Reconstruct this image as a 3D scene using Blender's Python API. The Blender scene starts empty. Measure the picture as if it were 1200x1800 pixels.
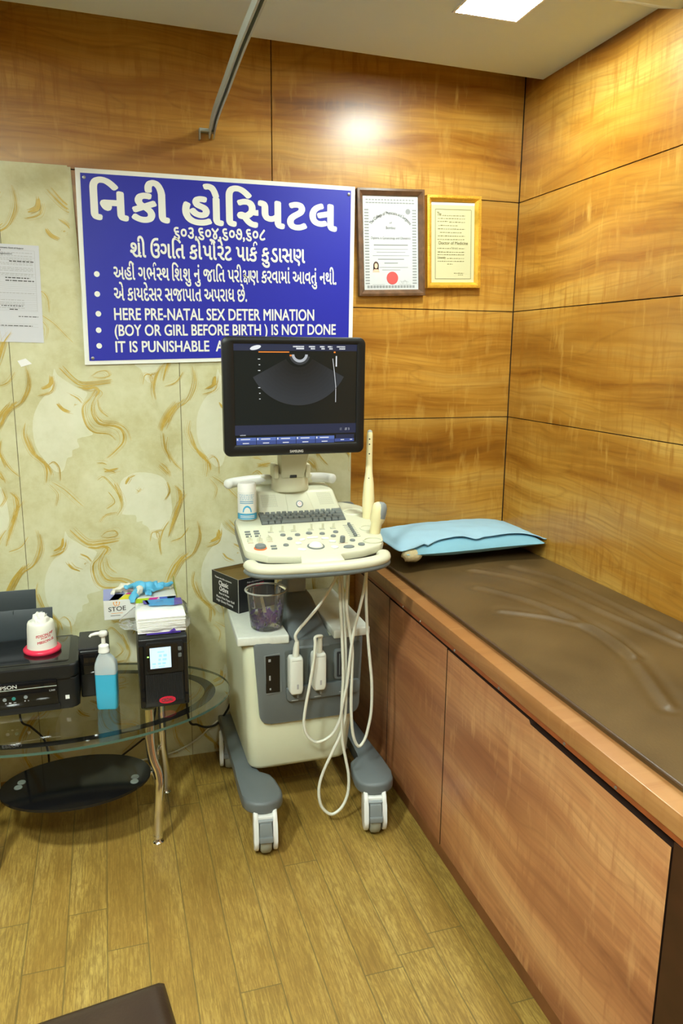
import bpy, bmesh, math, random
from math import pi, sin, cos, radians
from mathutils import Vector, Matrix

random.seed(7)
SC = bpy.context.scene
COL = SC.collection

# ------------------------------------------------------------------ camera
cam_data = bpy.data.cameras.new('camera')
cam = bpy.data.objects.new('camera', cam_data)
COL.objects.link(cam)
cam_data.sensor_fit = 'VERTICAL'
cam_data.sensor_height = 36.0
cam_data.sensor_width = 24.0
cam_data.lens = 26.516
cam_data.clip_start = 0.05
_m = Matrix([[0.955385, 0.052488, -0.290661], [-0.295229, 0.199258, -0.934417], [0.008871, 0.97854, 0.205864]]).to_4x4()
_m.translation = Vector((-1.5207, -2.6748, 1.5))
cam.matrix_world = _m
SC.camera = cam

# ------------------------------------------------------------------ exposure, world
SC.view_settings.view_transform = 'Standard'
SC.view_settings.look = 'None'
SC.view_settings.gamma = 1.0
SC.view_settings.exposure = 0.16
SC.view_settings.use_curve_mapping = False
wd = bpy.data.worlds.new('world')
SC.world = wd
wd.use_nodes = True
wd.node_tree.nodes['Background'].inputs[0].default_value = (1, .97, .9, 1)
wd.node_tree.nodes['Background'].inputs[1].default_value = 0.02
LED_COLOR = (.90, 1.0, .91)
LED_POWER = 200.0
CEIL = 2.44
# LED panels: centre and size; first one in view, others added unseen as fill
LED_SPOTS = [(-.435, -.615, .19, .80), (-.435, -2.35, .19, .5), (-2.35, -1.8, .19, 2.45), (-1.9, -2.7, .19, 1.8), (-1.2, -3.2, .19, .8)]   # x, y, size, share of the power

# ------------------------------------------------------------------ materials
MATS = {}
def nodes(name):
    m = bpy.data.materials.new(name); m.use_nodes = True
    nt = m.node_tree
    return m, nt, nt.nodes['Principled BSDF']
def mat(name, col, rough=.5, metal=0., spec=.5, coat=0., bump=0., bscale=60., var=0., vscale=8., emit=None, estr=0., trans=0., ior=1.45, sheen=0.):
    if name in MATS: return MATS[name]
    m, nt, b = nodes(name)
    b.inputs['Base Color'].default_value = (*col, 1)
    b.inputs['Roughness'].default_value = rough
    b.inputs['Metallic'].default_value = metal
    b.inputs['Specular IOR Level'].default_value = spec
    b.inputs['Coat Weight'].default_value = coat
    b.inputs['Transmission Weight'].default_value = trans
    b.inputs['IOR'].default_value = ior
    b.inputs['Sheen Weight'].default_value = sheen
    if emit:
        b.inputs['Emission Color'].default_value = (*emit, 1)
        b.inputs['Emission Strength'].default_value = estr
    tc = nt.nodes.new('ShaderNodeTexCoord')
    if var > 0:
        n = nt.nodes.new('ShaderNodeTexNoise'); n.inputs['Scale'].default_value = vscale; n.inputs['Detail'].default_value = 5
        nt.links.new(tc.outputs['Object'], n.inputs['Vector'])
        r = nt.nodes.new('ShaderNodeValToRGB')
        r.color_ramp.elements[0].position = .3; r.color_ramp.elements[1].position = .7
        r.color_ramp.elements[0].color = (*[c * (1 - var) for c in col], 1)
        r.color_ramp.elements[1].color = (*[min(1, c * (1 + var)) for c in col], 1)
        nt.links.new(n.outputs['Fac'], r.inputs['Fac']); nt.links.new(r.outputs['Color'], b.inputs['Base Color'])
    if bump > 0:
        n = nt.nodes.new('ShaderNodeTexNoise'); n.inputs['Scale'].default_value = bscale; n.inputs['Detail'].default_value = 4
        nt.links.new(tc.outputs['Object'], n.inputs['Vector'])
        bp = nt.nodes.new('ShaderNodeBump'); bp.inputs['Strength'].default_value = bump; bp.inputs['Distance'].default_value = .01
        nt.links.new(n.outputs['Fac'], bp.inputs['Height']); nt.links.new(bp.outputs['Normal'], b.inputs['Normal'])
    MATS[name] = m
    return m

def clear(name, tint, gloss=.1, rough=.05, bump=0., bscale=40, milk=0., milkcol=(1, 1, 1), ior=1.5):
    """thin clear plastic or pane of glass: tinted see-through film with a mirror sheen"""
    if name in MATS: return MATS[name]
    m = bpy.data.materials.new(name); m.use_nodes = True
    nt = m.node_tree; nt.nodes.clear()
    out = nt.nodes.new('ShaderNodeOutputMaterial')
    tr = nt.nodes.new('ShaderNodeBsdfTransparent'); tr.inputs[0].default_value = (*tint, 1)
    gl = nt.nodes.new('ShaderNodeBsdfGlossy'); gl.inputs['Roughness'].default_value = rough
    gl.inputs[0].default_value = (1, 1, 1, 1)
    fr = nt.nodes.new('ShaderNodeFresnel'); fr.inputs[0].default_value = ior
    mx = nt.nodes.new('ShaderNodeMixShader')
    ad = nt.nodes.new('ShaderNodeMath'); ad.operation = 'ADD'; ad.use_clamp = True; ad.inputs[1].default_value = gloss
    nt.links.new(fr.outputs[0], ad.inputs[0]); nt.links.new(ad.outputs[0], mx.inputs[0])
    nt.links.new(tr.outputs[0], mx.inputs[1]); nt.links.new(gl.outputs[0], mx.inputs[2])
    last = mx
    if bump:
        n = nt.nodes.new('ShaderNodeTexNoise'); n.inputs['Scale'].default_value = bscale; n.inputs['Detail'].default_value = 3
        tc = nt.nodes.new('ShaderNodeTexCoord'); nt.links.new(tc.outputs['Object'], n.inputs['Vector'])
        bp = nt.nodes.new('ShaderNodeBump'); bp.inputs['Strength'].default_value = bump; bp.inputs['Distance'].default_value = .02
        nt.links.new(n.outputs['Fac'], bp.inputs['Height'])
        nt.links.new(bp.outputs[0], gl.inputs['Normal']); nt.links.new(bp.outputs[0], fr.inputs['Normal'])
    if milk:
        df = nt.nodes.new('ShaderNodeBsdfDiffuse'); df.inputs[0].default_value = (*milkcol, 1)
        m2 = nt.nodes.new('ShaderNodeMixShader'); m2.inputs[0].default_value = milk
        nt.links.new(mx.outputs[0], m2.inputs[1]); nt.links.new(df.outputs[0], m2.inputs[2]); last = m2
    nt.links.new(last.outputs[0], out.inputs[0])
    MATS[name] = m
    return m

def N(nt, t, **kw):
    n = nt.nodes.new(t)
    for k, v in kw.items(): setattr(n, k, v)
    return n
def math_node(nt, op, a, b=None, clamp=False):
    n = N(nt, 'ShaderNodeMath', operation=op, use_clamp=clamp)
    for i, v in enumerate((a, b)):
        if v is None: continue
        if isinstance(v, (int, float)): n.inputs[i].default_value = v
        else: nt.links.new(v, n.inputs[i])
    return n.outputs[0]
def ramp(nt, fac, stops, interp='LINEAR'):
    r = N(nt, 'ShaderNodeValToRGB'); cr = r.color_ramp; cr.interpolation = interp
    while len(cr.elements) < len(stops): cr.elements.new(.5)
    for e, (p, c) in zip(cr.elements, stops):
        e.position = p; e.color = (*c, 1) if len(c) == 3 else c
    nt.links.new(fac, r.inputs['Fac'])
    return r.outputs['Color']
def noise(nt, vec, scale, detail=4., rough=.55, dist=0.):
    n = N(nt, 'ShaderNodeTexNoise'); n.inputs['Scale'].default_value = scale; n.inputs['Detail'].default_value = detail
    n.inputs['Roughness'].default_value = rough; n.inputs['Distortion'].default_value = dist
    nt.links.new(vec, n.inputs['Vector'])
    return n.outputs['Fac']
def mixc(nt, fac, a, b, blend='MIX'):
    n = N(nt, 'ShaderNodeMix', data_type='RGBA', blend_type=blend)
    if isinstance(fac, (int, float)): n.inputs[0].default_value = fac
    else: nt.links.new(fac, n.inputs[0])
    for i, v in ((6, a), (7, b)):
        if isinstance(v, tuple): n.inputs[i].default_value = (*v, 1)
        else: nt.links.new(v, n.inputs[i])
    return n.outputs[2]

def laminate(name, along, across, cols, seed=0., rough=.38, coat=.42, scale=1., fleck=.75):
    """figured wood laminate: grain runs along one axis"""
    m, nt, b = nodes(name)
    tc = N(nt, 'ShaderNodeTexCoord'); sp = N(nt, 'ShaderNodeSeparateXYZ'); nt.links.new(tc.outputs['Object'], sp.inputs[0])
    u = math_node(nt, 'MULTIPLY', sp.outputs[along], scale); v = math_node(nt, 'MULTIPLY', sp.outputs[across], scale)
    def vec(su, sv, w):
        c = N(nt, 'ShaderNodeCombineXYZ')
        nt.links.new(math_node(nt, 'MULTIPLY', u, su), c.inputs[0]); nt.links.new(math_node(nt, 'MULTIPLY', v, sv), c.inputs[1])
        c.inputs[2].default_value = w + seed
        return c.outputs[0]
    warp = noise(nt, vec(1.3, 3.2, 3.1), 1., 2.)
    v2 = math_node(nt, 'ADD', v, math_node(nt, 'MULTIPLY', math_node(nt, 'SUBTRACT', warp, .5), .15))
    c = N(nt, 'ShaderNodeCombineXYZ')
    nt.links.new(math_node(nt, 'MULTIPLY', u, .9), c.inputs[0]); nt.links.new(math_node(nt, 'MULTIPLY', v2, 7.5), c.inputs[1]); c.inputs[2].default_value = seed
    band = noise(nt, c.outputs[0], 1., 5., .58)
    base = ramp(nt, band, [(.24, cols[0]), (.38, cols[1]), (.50, cols[2]), (.68, cols[3])])
    c2 = N(nt, 'ShaderNodeCombineXYZ')
    nt.links.new(math_node(nt, 'MULTIPLY', u, 1.6), c2.inputs[0]); nt.links.new(math_node(nt, 'MULTIPLY', v2, 95.), c2.inputs[1]); c2.inputs[2].default_value = 5 + seed
    fine = noise(nt, c2.outputs[0], 1., 3.)
    base = mixc(nt, math_node(nt, 'MULTIPLY', ramp(nt, fine, [(.42, (0, 0, 0)), (.62, (1, 1, 1))]), .22), base, cols[0])
    # broad smoky zones
    zone = noise(nt, vec(.9, 3.0, 40.), 1., 3., .5)
    base = mixc(nt, math_node(nt, 'MULTIPLY', ramp(nt, zone, [(.44, (0, 0, 0)), (.66, (1, 1, 1))]), .55), base, mixc(nt, .5, cols[0], cols[1]))
    # dark contour veins
    vein = noise(nt, c.outputs[0], .62, 2., .5)
    vv = math_node(nt, 'ABSOLUTE', math_node(nt, 'SUBTRACT', math_node(nt, 'FRACT', math_node(nt, 'MULTIPLY', vein, 11.)), .5))
    vm = ramp(nt, vv, [(.0, (1, 1, 1)), (.07, (0, 0, 0))])
    base = mixc(nt, math_node(nt, 'MULTIPLY', vm, .20), base, cols[0])
    # short cross-grain ripple marks
    fl = noise(nt, vec(42., 5.5, 9.), 1., 3., .6)
    patch = noise(nt, vec(2.2, 5., 14.), 1., 2.)
    fm = math_node(nt, 'MULTIPLY', ramp(nt, fl, [(.50, (0, 0, 0)), (.66, (1, 1, 1))]), ramp(nt, patch, [(.40, (0, 0, 0)), (.62, (1, 1, 1))]))
    base = mixc(nt, math_node(nt, 'MULTIPLY', fm, fleck), base, cols[1])
    fl2 = noise(nt, vec(30., 6., 21.), 1., 3., .6)
    fm2 = math_node(nt, 'MULTIPLY', ramp(nt, fl2, [(.55, (0, 0, 0)), (.7, (1, 1, 1))]), ramp(nt, patch, [(.35, (1, 1, 1)), (.6, (0, 0, 0))]))
    base = mixc(nt, math_node(nt, 'MULTIPLY', fm2, fleck * .8), base, cols[3])
    nt.links.new(base, b.inputs['Base Color'])
    b.inputs['Specular IOR Level'].default_value = .28
    b.inputs['Roughness'].default_value = rough; b.inputs['Coat Weight'].default_value = coat; b.inputs['Coat Roughness'].default_value = .27
    MATS[name] = m
    return m

WALNUT = [(.12, .036, .003), (.33, .130, .011), (.50, .242, .032), (.61, .36, .078)]
REDWOOD = [(.16, .054, .025), (.37, .145, .062), (.54, .245, .102), (.69, .38, .165)]
m_wood_back = laminate('laminate_back', 0, 2, WALNUT, 0.)
m_wood_right = laminate('laminate_right', 1, 2, WALNUT, 31.)
m_wood_door = laminate('laminate_door', 1, 2, REDWOOD, 77., rough=.33)
m_wood_band = laminate('laminate_band', 1, 2, [(.16, .058, .016), (.31, .125, .037), (.40, .185, .062), (.48, .25, .09)], 12., rough=.4)
m_dark_red = mat('dark_red_wood', (.040, .012, .006), .4, var=.2, vscale=20)
m_rail_red = mat('reddish_rail', (.26, .065, .018), .4, var=.15, vscale=30)
m_gap = mat('joint_black', (.012, .007, .004), .8)
m_ceiling = mat('ceiling_paint', (.60, .66, .62), .8, var=.02, vscale=3)
m_plain = mat('wall_paint', (.14, .085, .04), .7, var=.03, vscale=2)
m_cream = mat('cream_plastic', (.60, .60, .46), .38, var=.02, vscale=6)
m_cream_body = mat('cream_casing', (.62, .64, .47), .36, var=.02, vscale=6)
m_grey = mat('grey_plastic', (.125, .145, .15), .38, var=.04, vscale=12)
m_grey_lt = mat('grey_column_metal', (.27, .30, .31), .3, metal=.15)
m_grey_mid = mat('grey_button', (.17, .19, .19), .45)
m_black = mat('black_plastic', (.008, .009, .010), .36)
m_black_mat = mat('black_matte', (.026, .027, .030), .5)
m_black_gloss = mat('black_gloss', (.006, .006, .007), .08)
m_white = mat('white_plastic', (.70, .71, .68), .35)
m_paper = mat('paper_white', (.80, .80, .80), .7)
m_ink = mat('print_ink', (.06, .06, .06), .8)
m_ink_grey = mat('print_grey', (.38, .38, .39), .8)
m_chrome = mat('chrome', (.86, .88, .88), .12, metal=1.)
m_alu = mat('aluminium', (.46, .50, .46), .55)
m_cable = mat('cable_white', (.66, .67, .58), .4)
m_probe = mat('probe_cream', (.80, .72, .42), .35)
m_blackcable = mat('cable_black', (.012, .012, .012), .45)

# ------------------------------------------------------------------ mesh helpers
WM = {}          # world matrix of every object, tracked by hand
def root(name, label, cat, loc=(0, 0, 0), rot=(0, 0, 0), group=None):
    o = bpy.data.objects.new(name, None); COL.objects.link(o)
    o.empty_display_size = .05
    o.location = loc; o.rotation_euler = rot
    WM[o] = Matrix.Translation(loc) @ __import__('mathutils').Euler(rot).to_matrix().to_4x4()
    o['label'] = label; o['category'] = cat
    if group: o['group'] = group
    return o
def tag(o, label=None, cat=None, group=None, kind=None):
    for k, v in (('label', label), ('category', cat), ('group', group), ('kind', kind)):
        if v: o[k] = v
    return o

class MB:
    def __init__(s): s.bm = bmesh.new(); s.mi = 0
    def _new(s, verts, faces):
        vs = [s.bm.verts.new(v) for v in verts]; fs = []
        for f in faces:
            try:
                fc = s.bm.faces.new([vs[i] for i in f]); fc.material_index = s.mi; fs.append(fc)
            except ValueError: pass
        return vs, fs
    def box(s, x0, x1, y0, y1, z0, z1, bev=0., seg=2, M=None):
        vs, fs = s._new([(x, y, z) for z in (z0, z1) for y in (y0, y1) for x in (x0, x1)],
                        [(0, 2, 3, 1), (4, 5, 7, 6), (0, 1, 5, 4), (2, 6, 7, 3), (0, 4, 6, 2), (1, 3, 7, 5)])
        return s._fin(vs, fs, bev, seg, M)
    def _fin(s, vs, fs, bev, seg, M):
        if M is not None:
            for v in vs: v.co = M @ v.co
        if bev > 0:
            es = list({e for f in fs for e in f.edges})
            r = bmesh.ops.bevel(s.bm, geom=es, offset=bev, segments=seg, affect='EDGES', profile=.5)
            for f in r['faces']: f.material_index = s.mi
        return vs
    def hexa(s, b, t, bev=0., seg=2):
        """eight corners: four of the bottom ring, four of the top ring"""
        vs, fs = s._new(list(b) + list(t), [(3, 2, 1, 0), (4, 5, 6, 7), (0, 1, 5, 4), (1, 2, 6, 5), (2, 3, 7, 6), (3, 0, 4, 7)])
        return s._fin(vs, fs, bev, seg, None)
    def prism(s, pts, z0, z1, bev=0., seg=2, M=None, top=None):
        n = len(pts); tp = top or pts
        def zz(z, p): return z(p) if callable(z) else z
        vs, fs = s._new([(p[0], p[1], zz(z0, p)) for p in pts] + [(p[0], p[1], zz(z1, p)) for p in tp],
                        [tuple(range(n))[::-1], tuple(range(n, 2 * n))] + [(i, (i + 1) % n, n + (i + 1) % n, n + i) for i in range(n)])
        if bev > 0:
            if M is not None:
                for v in vs: v.co = M @ v.co
            es = list({e for f in fs[:2] for e in f.edges})
            r = bmesh.ops.bevel(s.bm, geom=es, offset=bev, segments=seg, affect='EDGES', profile=.5)
            for f in r['faces']: f.material_index = s.mi
            return vs
        return s._fin(vs, fs, 0, 1, M)
    def loft(s, rings, cap=True, closed=True):
        n = len(rings[0]); vs = []
        for r in rings: vs += [s.bm.verts.new(p) for p in r]
        for k in range(len(rings) - 1):
            for i in range(n if closed else n - 1):
                j = (i + 1) % n
                try:
                    f = s.bm.faces.new((vs[k * n + i], vs[k * n + j], vs[(k + 1) * n + j], vs[(k + 1) * n + i])); f.material_index = s.mi
                except ValueError: pass
        if cap and closed:
            for idx in (list(range(n))[::-1], [(len(rings) - 1) * n + i for i in range(n)]):
                try:
                    f = s.bm.faces.new([vs[i] for i in idx]); f.material_index = s.mi
                except ValueError: pass
        return vs
    def lathe(s, prof, c=(0, 0, 0), n=32, M=None, sx=1., sy=1., cap=True):
        rings = []
        for r, z in prof:
            r = max(r, 1e-5)
            ring = [Vector((c[0] + sx * r * cos(2 * pi * i / n), c[1] + sy * r * sin(2 * pi * i / n), c[2] + z)) for i in range(n)]
            if M is not None: ring = [M @ p for p in ring]
            rings.append(ring)
        return s.loft(rings, cap)
    def cyl(s, p0, p1, r0, r1=None, n=20, cap=True):
        return s.tube([p0, p1], [r0, r1 if r1 is not None else r0], n, cap)
    def tube(s, pts, r, n=12, cap=True, up=None, flat=1.):
        pts = [Vector(p) for p in pts]
        rs = r if isinstance(r, (list, tuple)) else [r] * len(pts)
        rings = []; prev = None
        for i, p in enumerate(pts):
            t = (pts[min(i + 1, len(pts) - 1)] - pts[max(i - 1, 0)]).normalized()
            if prev is None:
                a = Vector(up) if up else (Vector((0, 0, 1)) if abs(t.z) < .9 else Vector((1, 0, 0)))
                x = (a - t * a.dot(t)).normalized()
            else:
                x = (prev - t * prev.dot(t)).normalized()
            prev = x; y = t.cross(x)
            rings.append([p + x * (rs[i] * cos(2 * pi * k / n)) + y * (rs[i] * flat * sin(2 * pi * k / n)) for k in range(n)])
        return s.loft(rings, cap)
    def ball(s, c, r, n=20, m=12, sz=1., M=None):
        return s.lathe([(r * sin(pi * k / m), -r * sz * cos(pi * k / m)) for k in range(m + 1)], c, n, M)
    def grid(s, fn, nu, nv, closed_u=False):
        rows = [[fn(i / nu, j / nv) for i in range(nu + (0 if closed_u else 1))] for j in range(nv + 1)]
        return s.loft(rows, cap=False, closed=closed_u)
    def poly(s, pts):
        return s._new(pts, [tuple(range(len(pts)))])
    def build(s, name, mats, parent=None, smooth=35., world=True, kind=None, label=None):
        bm = s.bm
        bmesh.ops.recalc_face_normals(bm, faces=bm.faces)
        if parent is not None and world: bm.transform(WM[parent].inverted())
        me = bpy.data.meshes.new(name); bm.to_mesh(me); bm.free()
        if not isinstance(mats, (list, tuple)): mats = [mats]
        for m in mats: me.materials.append(m)
        if smooth:
            for p in me.polygons: p.use_smooth = True
            try: me.set_sharp_from_angle(angle=radians(smooth))
            except Exception: pass
        o = bpy.data.objects.new(name, me); COL.objects.link(o)
        if parent is not None: o.parent = parent; WM[o] = WM[parent]
        else: WM[o] = Matrix.Identity(4)
        if kind: o['kind'] = kind
        if label: o['label'] = label
        return o

def spline(pts, per=8, closed=False):
    pts = [Vector(p) for p in pts]; n = len(pts); out = []
    rng = range(n if closed else n - 1)
    for i in rng:
        if closed: p0, p1, p2, p3 = pts[i - 1], pts[i], pts[(i + 1) % n], pts[(i + 2) % n]
        else: p0, p1, p2, p3 = pts[max(i - 1, 0)], pts[i], pts[i + 1], pts[min(i + 2, n - 1)]
        for k in range(per):
            t = k / per
            out.append(.5 * ((2 * p1) + (p2 - p0) * t + (2 * p0 - 5 * p1 + 4 * p2 - p3) * t * t + (3 * p1 - p0 - 3 * p2 + p3) * t ** 3))
    if not closed: out.append(pts[-1])
    return out
def rrect(x0, x1, y0, y1, r, n=5):
    out = []
    for cx, cy, a in ((x1 - r, y1 - r, 0), (x0 + r, y1 - r, 90), (x0 + r, y0 + r, 180), (x1 - r, y0 + r, 270)):
        for k in range(n + 1):
            t = radians(a + 90 * k / n); out.append((cx + r * cos(t), cy + r * sin(t)))
    return out

# ------------------------------------------------------------------ lettering
def glyphs(body, bold=0., shear=0.):
    """flat outline of a run of text as (verts, faces, xmin, xmax); em size 1; bold adds shifted copies of the outline"""
    c = bpy.data.curves.new('run', 'FONT'); c.body = body; c.size = 1.; c.shear = shear; c.resolution_u = 4
    c.fill_mode = 'BOTH'
    o = bpy.data.objects.new('run', c)
    me = bpy.data.meshes.new_from_object(o)
    vs = [v.co.copy() for v in me.vertices]; fs = [tuple(p.vertices) for p in me.polygons]
    bpy.data.objects.remove(o); bpy.data.curves.remove(c); bpy.data.meshes.remove(me)
    if bold > 0:
        V, F = [], []
        for q in range(8):
            k = len(V); d = Vector((bold * cos(pi * q / 4), bold * .8 * sin(pi * q / 4), .00006 * q))
            V += [v + d for v in vs]; F += [tuple(i + k for i in f) for f in fs]
        vs, fs = V, F
    xs = [v.x for v in vs] or [0, 0]
    return vs, fs, min(xs), max(xs)
def clip_right(vs, fs, cut):
    bm = bmesh.new(); b = [bm.verts.new(v) for v in vs]
    for f in fs:
        try: bm.faces.new([b[i] for i in f])
        except ValueError: pass
    bmesh.ops.remove_doubles(bm, verts=bm.verts[:], dist=1e-5)
    bmesh.ops.bisect_plane(bm, geom=bm.verts[:] + bm.edges[:] + bm.faces[:], plane_co=(cut, 0, 0), plane_no=(1, 0, 0), clear_outer=True)
    bm.verts.index_update()
    V = [v.co.copy() for v in bm.verts]; F = [tuple(v.index for v in f.verts) for f in bm.faces]
    bm.free()
    return V, F, min(v.x for v in V), max(v.x for v in V)
def ribbon2d(pts, w):
    pts = spline([(p[0], p[1], 0) for p in pts], 6); V = []; F = []
    for i, p in enumerate(pts):
        t = (pts[min(i + 1, len(pts) - 1)] - pts[max(i - 1, 0)]).normalized(); nn = Vector((-t.y, t.x, 0)) * w / 2
        V += [p + nn, p - nn]
        if i: F.append((2 * i - 2, 2 * i - 1, 2 * i + 1, 2 * i))
    return V, F
def compose(tokens, offset=0., gap=.05):
    """tokens: plain runs, ('half', letter), ('gap', width), ('over', [strokes], dx) drawn on the run before"""
    V, F, x = [], [], 0.
    last = 0.
    for tk in tokens:
        if isinstance(tk, str): vs, fs, a, b = glyphs(tk, offset)
        elif tk[0] == 'half':
            vs, fs, a, b = glyphs(tk[1], offset)
            vs, fs, a, b = clip_right(vs, fs, b - tk[2])
        elif tk[0] == 'gap': x += tk[1]; continue
        elif tk[0] == 'lead':                  # vowel sign whose hook reaches over the next letter
            vs, fs, a, b = glyphs(tk[1], offset); b = a + tk[2]
        elif tk[0] in ('over', 'strokes'):
            vs, fs = [], []
            for w, pts in tk[1]:
                v2, f2 = ribbon2d(pts, w); k = len(vs); vs += v2; fs += [tuple(i + k for i in f) for f in f2]
            if tk[0] == 'over':
                ox = x - gap + tk[2]; k = len(V)
                V += [v + Vector((ox, 0, 0)) for v in vs]; F += [tuple(i + k for i in f) for f in fs]
                continue
            a = min(v.x for v in vs); b = max(v.x for v in vs)
        g = gap if tk[0] != 'half' else 0.
        k = len(V); last = x
        V += [v + Vector((x - a, 0, 0)) for v in vs]; F += [tuple(i + k for i in f) for f in fs]
        x += (b - a) + (gap if not (isinstance(tk, tuple) and tk[0] == 'half') else -.012)
    return V, F
def lay(mb, VF, p0, p1, height, up=(0, 0, 1), lift=.0008, normal=(0, -1, 0)):
    """set composed text between two points: x range is fitted to p0..p1, em height given in metres"""
    V, F = VF
    p0 = Vector(p0); p1 = Vector(p1); up = Vector(up); nn = Vector(normal)
    a = min(v.x for v in V); b = max(v.x for v in V)
    d = (p1 - p0) / (b - a)
    vs = [mb.bm.verts.new(p0 + d * (v.x - a) + up * (v.y * height) + nn * (lift + v.z)) for v in V]
    for f in F:
        try: fc = mb.bm.faces.new([vs[i] for i in f]); fc.material_index = mb.mi
        except ValueError: pass
def write(mb, text, p0, p1, height, up=(0, 0, 1), lift=.0008, normal=(0, -1, 0), offset=0.):
    v, f, a, b = glyphs(text, offset)
    lay(mb, (v, f), p0, p1, height, up, lift, normal)

# ================================================================== THE ROOM
RX0, RY0, RZ1 = -3.3, -3.7, 2.66
def floor_material():
    m, nt, b = nodes('vinyl_planks')
    tc = N(nt, 'ShaderNodeTexCoord'); sp = N(nt, 'ShaderNodeSeparateXYZ'); nt.links.new(tc.outputs['Object'], sp.inputs[0])
    X, Y = sp.outputs[0], sp.outputs[1]
    W = .1008
    cu = math_node(nt, 'DIVIDE', math_node(nt, 'ADD', X, 1.59 + 20 * W), W)
    col = math_node(nt, 'FLOOR', cu); fu = math_node(nt, 'FRACT', cu)
    wn = N(nt, 'ShaderNodeTexWhiteNoise', noise_dimensions='1D'); nt.links.new(col, wn.inputs['W'])
    L = .92
    cv = math_node(nt, 'DIVIDE', math_node(nt, 'ADD', Y, math_node(nt, 'MULTIPLY', wn.outputs['Value'], L)), L)
    row = math_node(nt, 'FLOOR', cv); fv = math_node(nt, 'FRACT', cv)
    wc = N(nt, 'ShaderNodeCombineXYZ'); nt.links.new(col, wc.inputs[0]); nt.links.new(row, wc.inputs[1])
    w2 = N(nt, 'ShaderNodeTexWhiteNoise', noise_dimensions='3D'); nt.links.new(wc.outputs[0], w2.inputs['Vector'])
    pid = w2.outputs['Value']
    def vec(su, sv):
        c = N(nt, 'ShaderNodeCombineXYZ')
        nt.links.new(math_node(nt, 'MULTIPLY', X, su), c.inputs[0]); nt.links.new(math_node(nt, 'MULTIPLY', Y, sv), c.inputs[1])
        nt.links.new(math_node(nt, 'MULTIPLY', pid, 40.), c.inputs[2])
        return c.outputs[0]
    big = noise(nt, vec(9., 1.6), 1., 4., .6, .6)
    g = noise(nt, vec(230., 13.), 1., 4., .68)
    g2 = noise(nt, vec(85., 22.), 1., 4., .65, 1.6)
    base = ramp(nt, big, [(.3, (.27, .160, .030)), (.5, (.41, .272, .058)), (.72, (.52, .375, .105))])
    base = mixc(nt, math_node(nt, 'MULTIPLY', ramp(nt, g, [(.40, (1, 1, 1)), (.58, (0, 0, 0))]), .70), base, (.15, .085, .016))
    base = mixc(nt, math_node(nt, 'MULTIPLY', ramp(nt, g2, [(.38, (1, 1, 1)), (.56, (0, 0, 0))]), .50), base, (.17, .10, .02))
    base = mixc(nt, math_node(nt, 'MULTIPLY', pid, .35), base, (.30, .165, .028))
    eu = math_node(nt, 'MULTIPLY', math_node(nt, 'MINIMUM', fu, math_node(nt, 'SUBTRACT', 1., fu)), W)
    ev = math_node(nt, 'MULTIPLY', math_node(nt, 'MINIMUM', fv, math_node(nt, 'SUBTRACT', 1., fv)), L)
    seam = math_node(nt, 'LESS_THAN', math_node(nt, 'MINIMUM', eu, ev), .0015)
    base = mixc(nt, math_node(nt, 'MULTIPLY', seam, .8), base, (.12, .085, .022))
    nt.links.new(base, b.inputs['Base Color'])
    b.inputs['Roughness'].default_value = .42
    nt.links.new(math_node(nt, 'ADD', .36, math_node(nt, 'MULTIPLY', g, .22)), b.inputs['Roughness'])
    bp = N(nt, 'ShaderNodeBump'); bp.inputs['Strength'].default_value = .35; bp.inputs['Distance'].default_value = .002
    nt.links.new(math_node(nt, 'SUBTRACT', g, math_node(nt, 'MULTIPLY', seam, .8)), bp.inputs['Height']); nt.links.new(bp.outputs[0], b.inputs['Normal'])
    return m
mb = MB(); mb.box(RX0, .05, RY0, .05, -.05, 0); mb.build('floor', floor_material(), kind='structure', smooth=0)

# back wall: laminate boards with narrow open joints over a dark backing
G = (2.056, 1.662, 1.260)           # heights of the horizontal joints
VJ = -.946                          # upright joint
def boards(mb, plane, spans, zs, jt=.0032, th=.006):
    for a, b_ in spans:
        for z0, z1 in zs:
            if plane == 'back': mb.box(a + jt / 2, b_ - jt / 2, -th, 0, z0 + jt / 2, z1 - jt / 2, .0006, 1)
            else: mb.box(-th, 0, a + jt / 2, b_ - jt / 2, z0 + jt / 2, z1 - jt / 2, .0006, 1)
mb = MB(); boards(mb, 'back', [(RX0, VJ), (VJ, -.007)], [(0, G[2]), (G[2], G[1]), (G[1], G[0]), (G[0], RZ1)])
mb.mi = 1; mb.box(RX0, .05, 0, .06, 0, RZ1)
wall_back = mb.build('wall_back', [m_wood_back, m_gap], kind='structure', smooth=0)
mb = MB(); boards(mb, 'right', [(RY0, -.0065)], [(0, G[2]), (G[2], G[1]), (G[1], G[0]), (G[0], RZ1)])
mb.mi = 1; mb.box(0, .06, RY0, .05, 0, RZ1)
mb.build('wall_right', [m_wood_right, m_gap], kind='structure', smooth=0)
mb = MB(); mb.box(RX0 - .06, RX0, RY0, .05, 0, RZ1); mb.build('wall_left', m_plain, kind='structure', smooth=0)
mb = MB(); mb.box(RX0, .05, RY0 - .06, RY0, 0, RZ1); mb.build('wall_front', m_plain, kind='structure', smooth=0)
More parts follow.
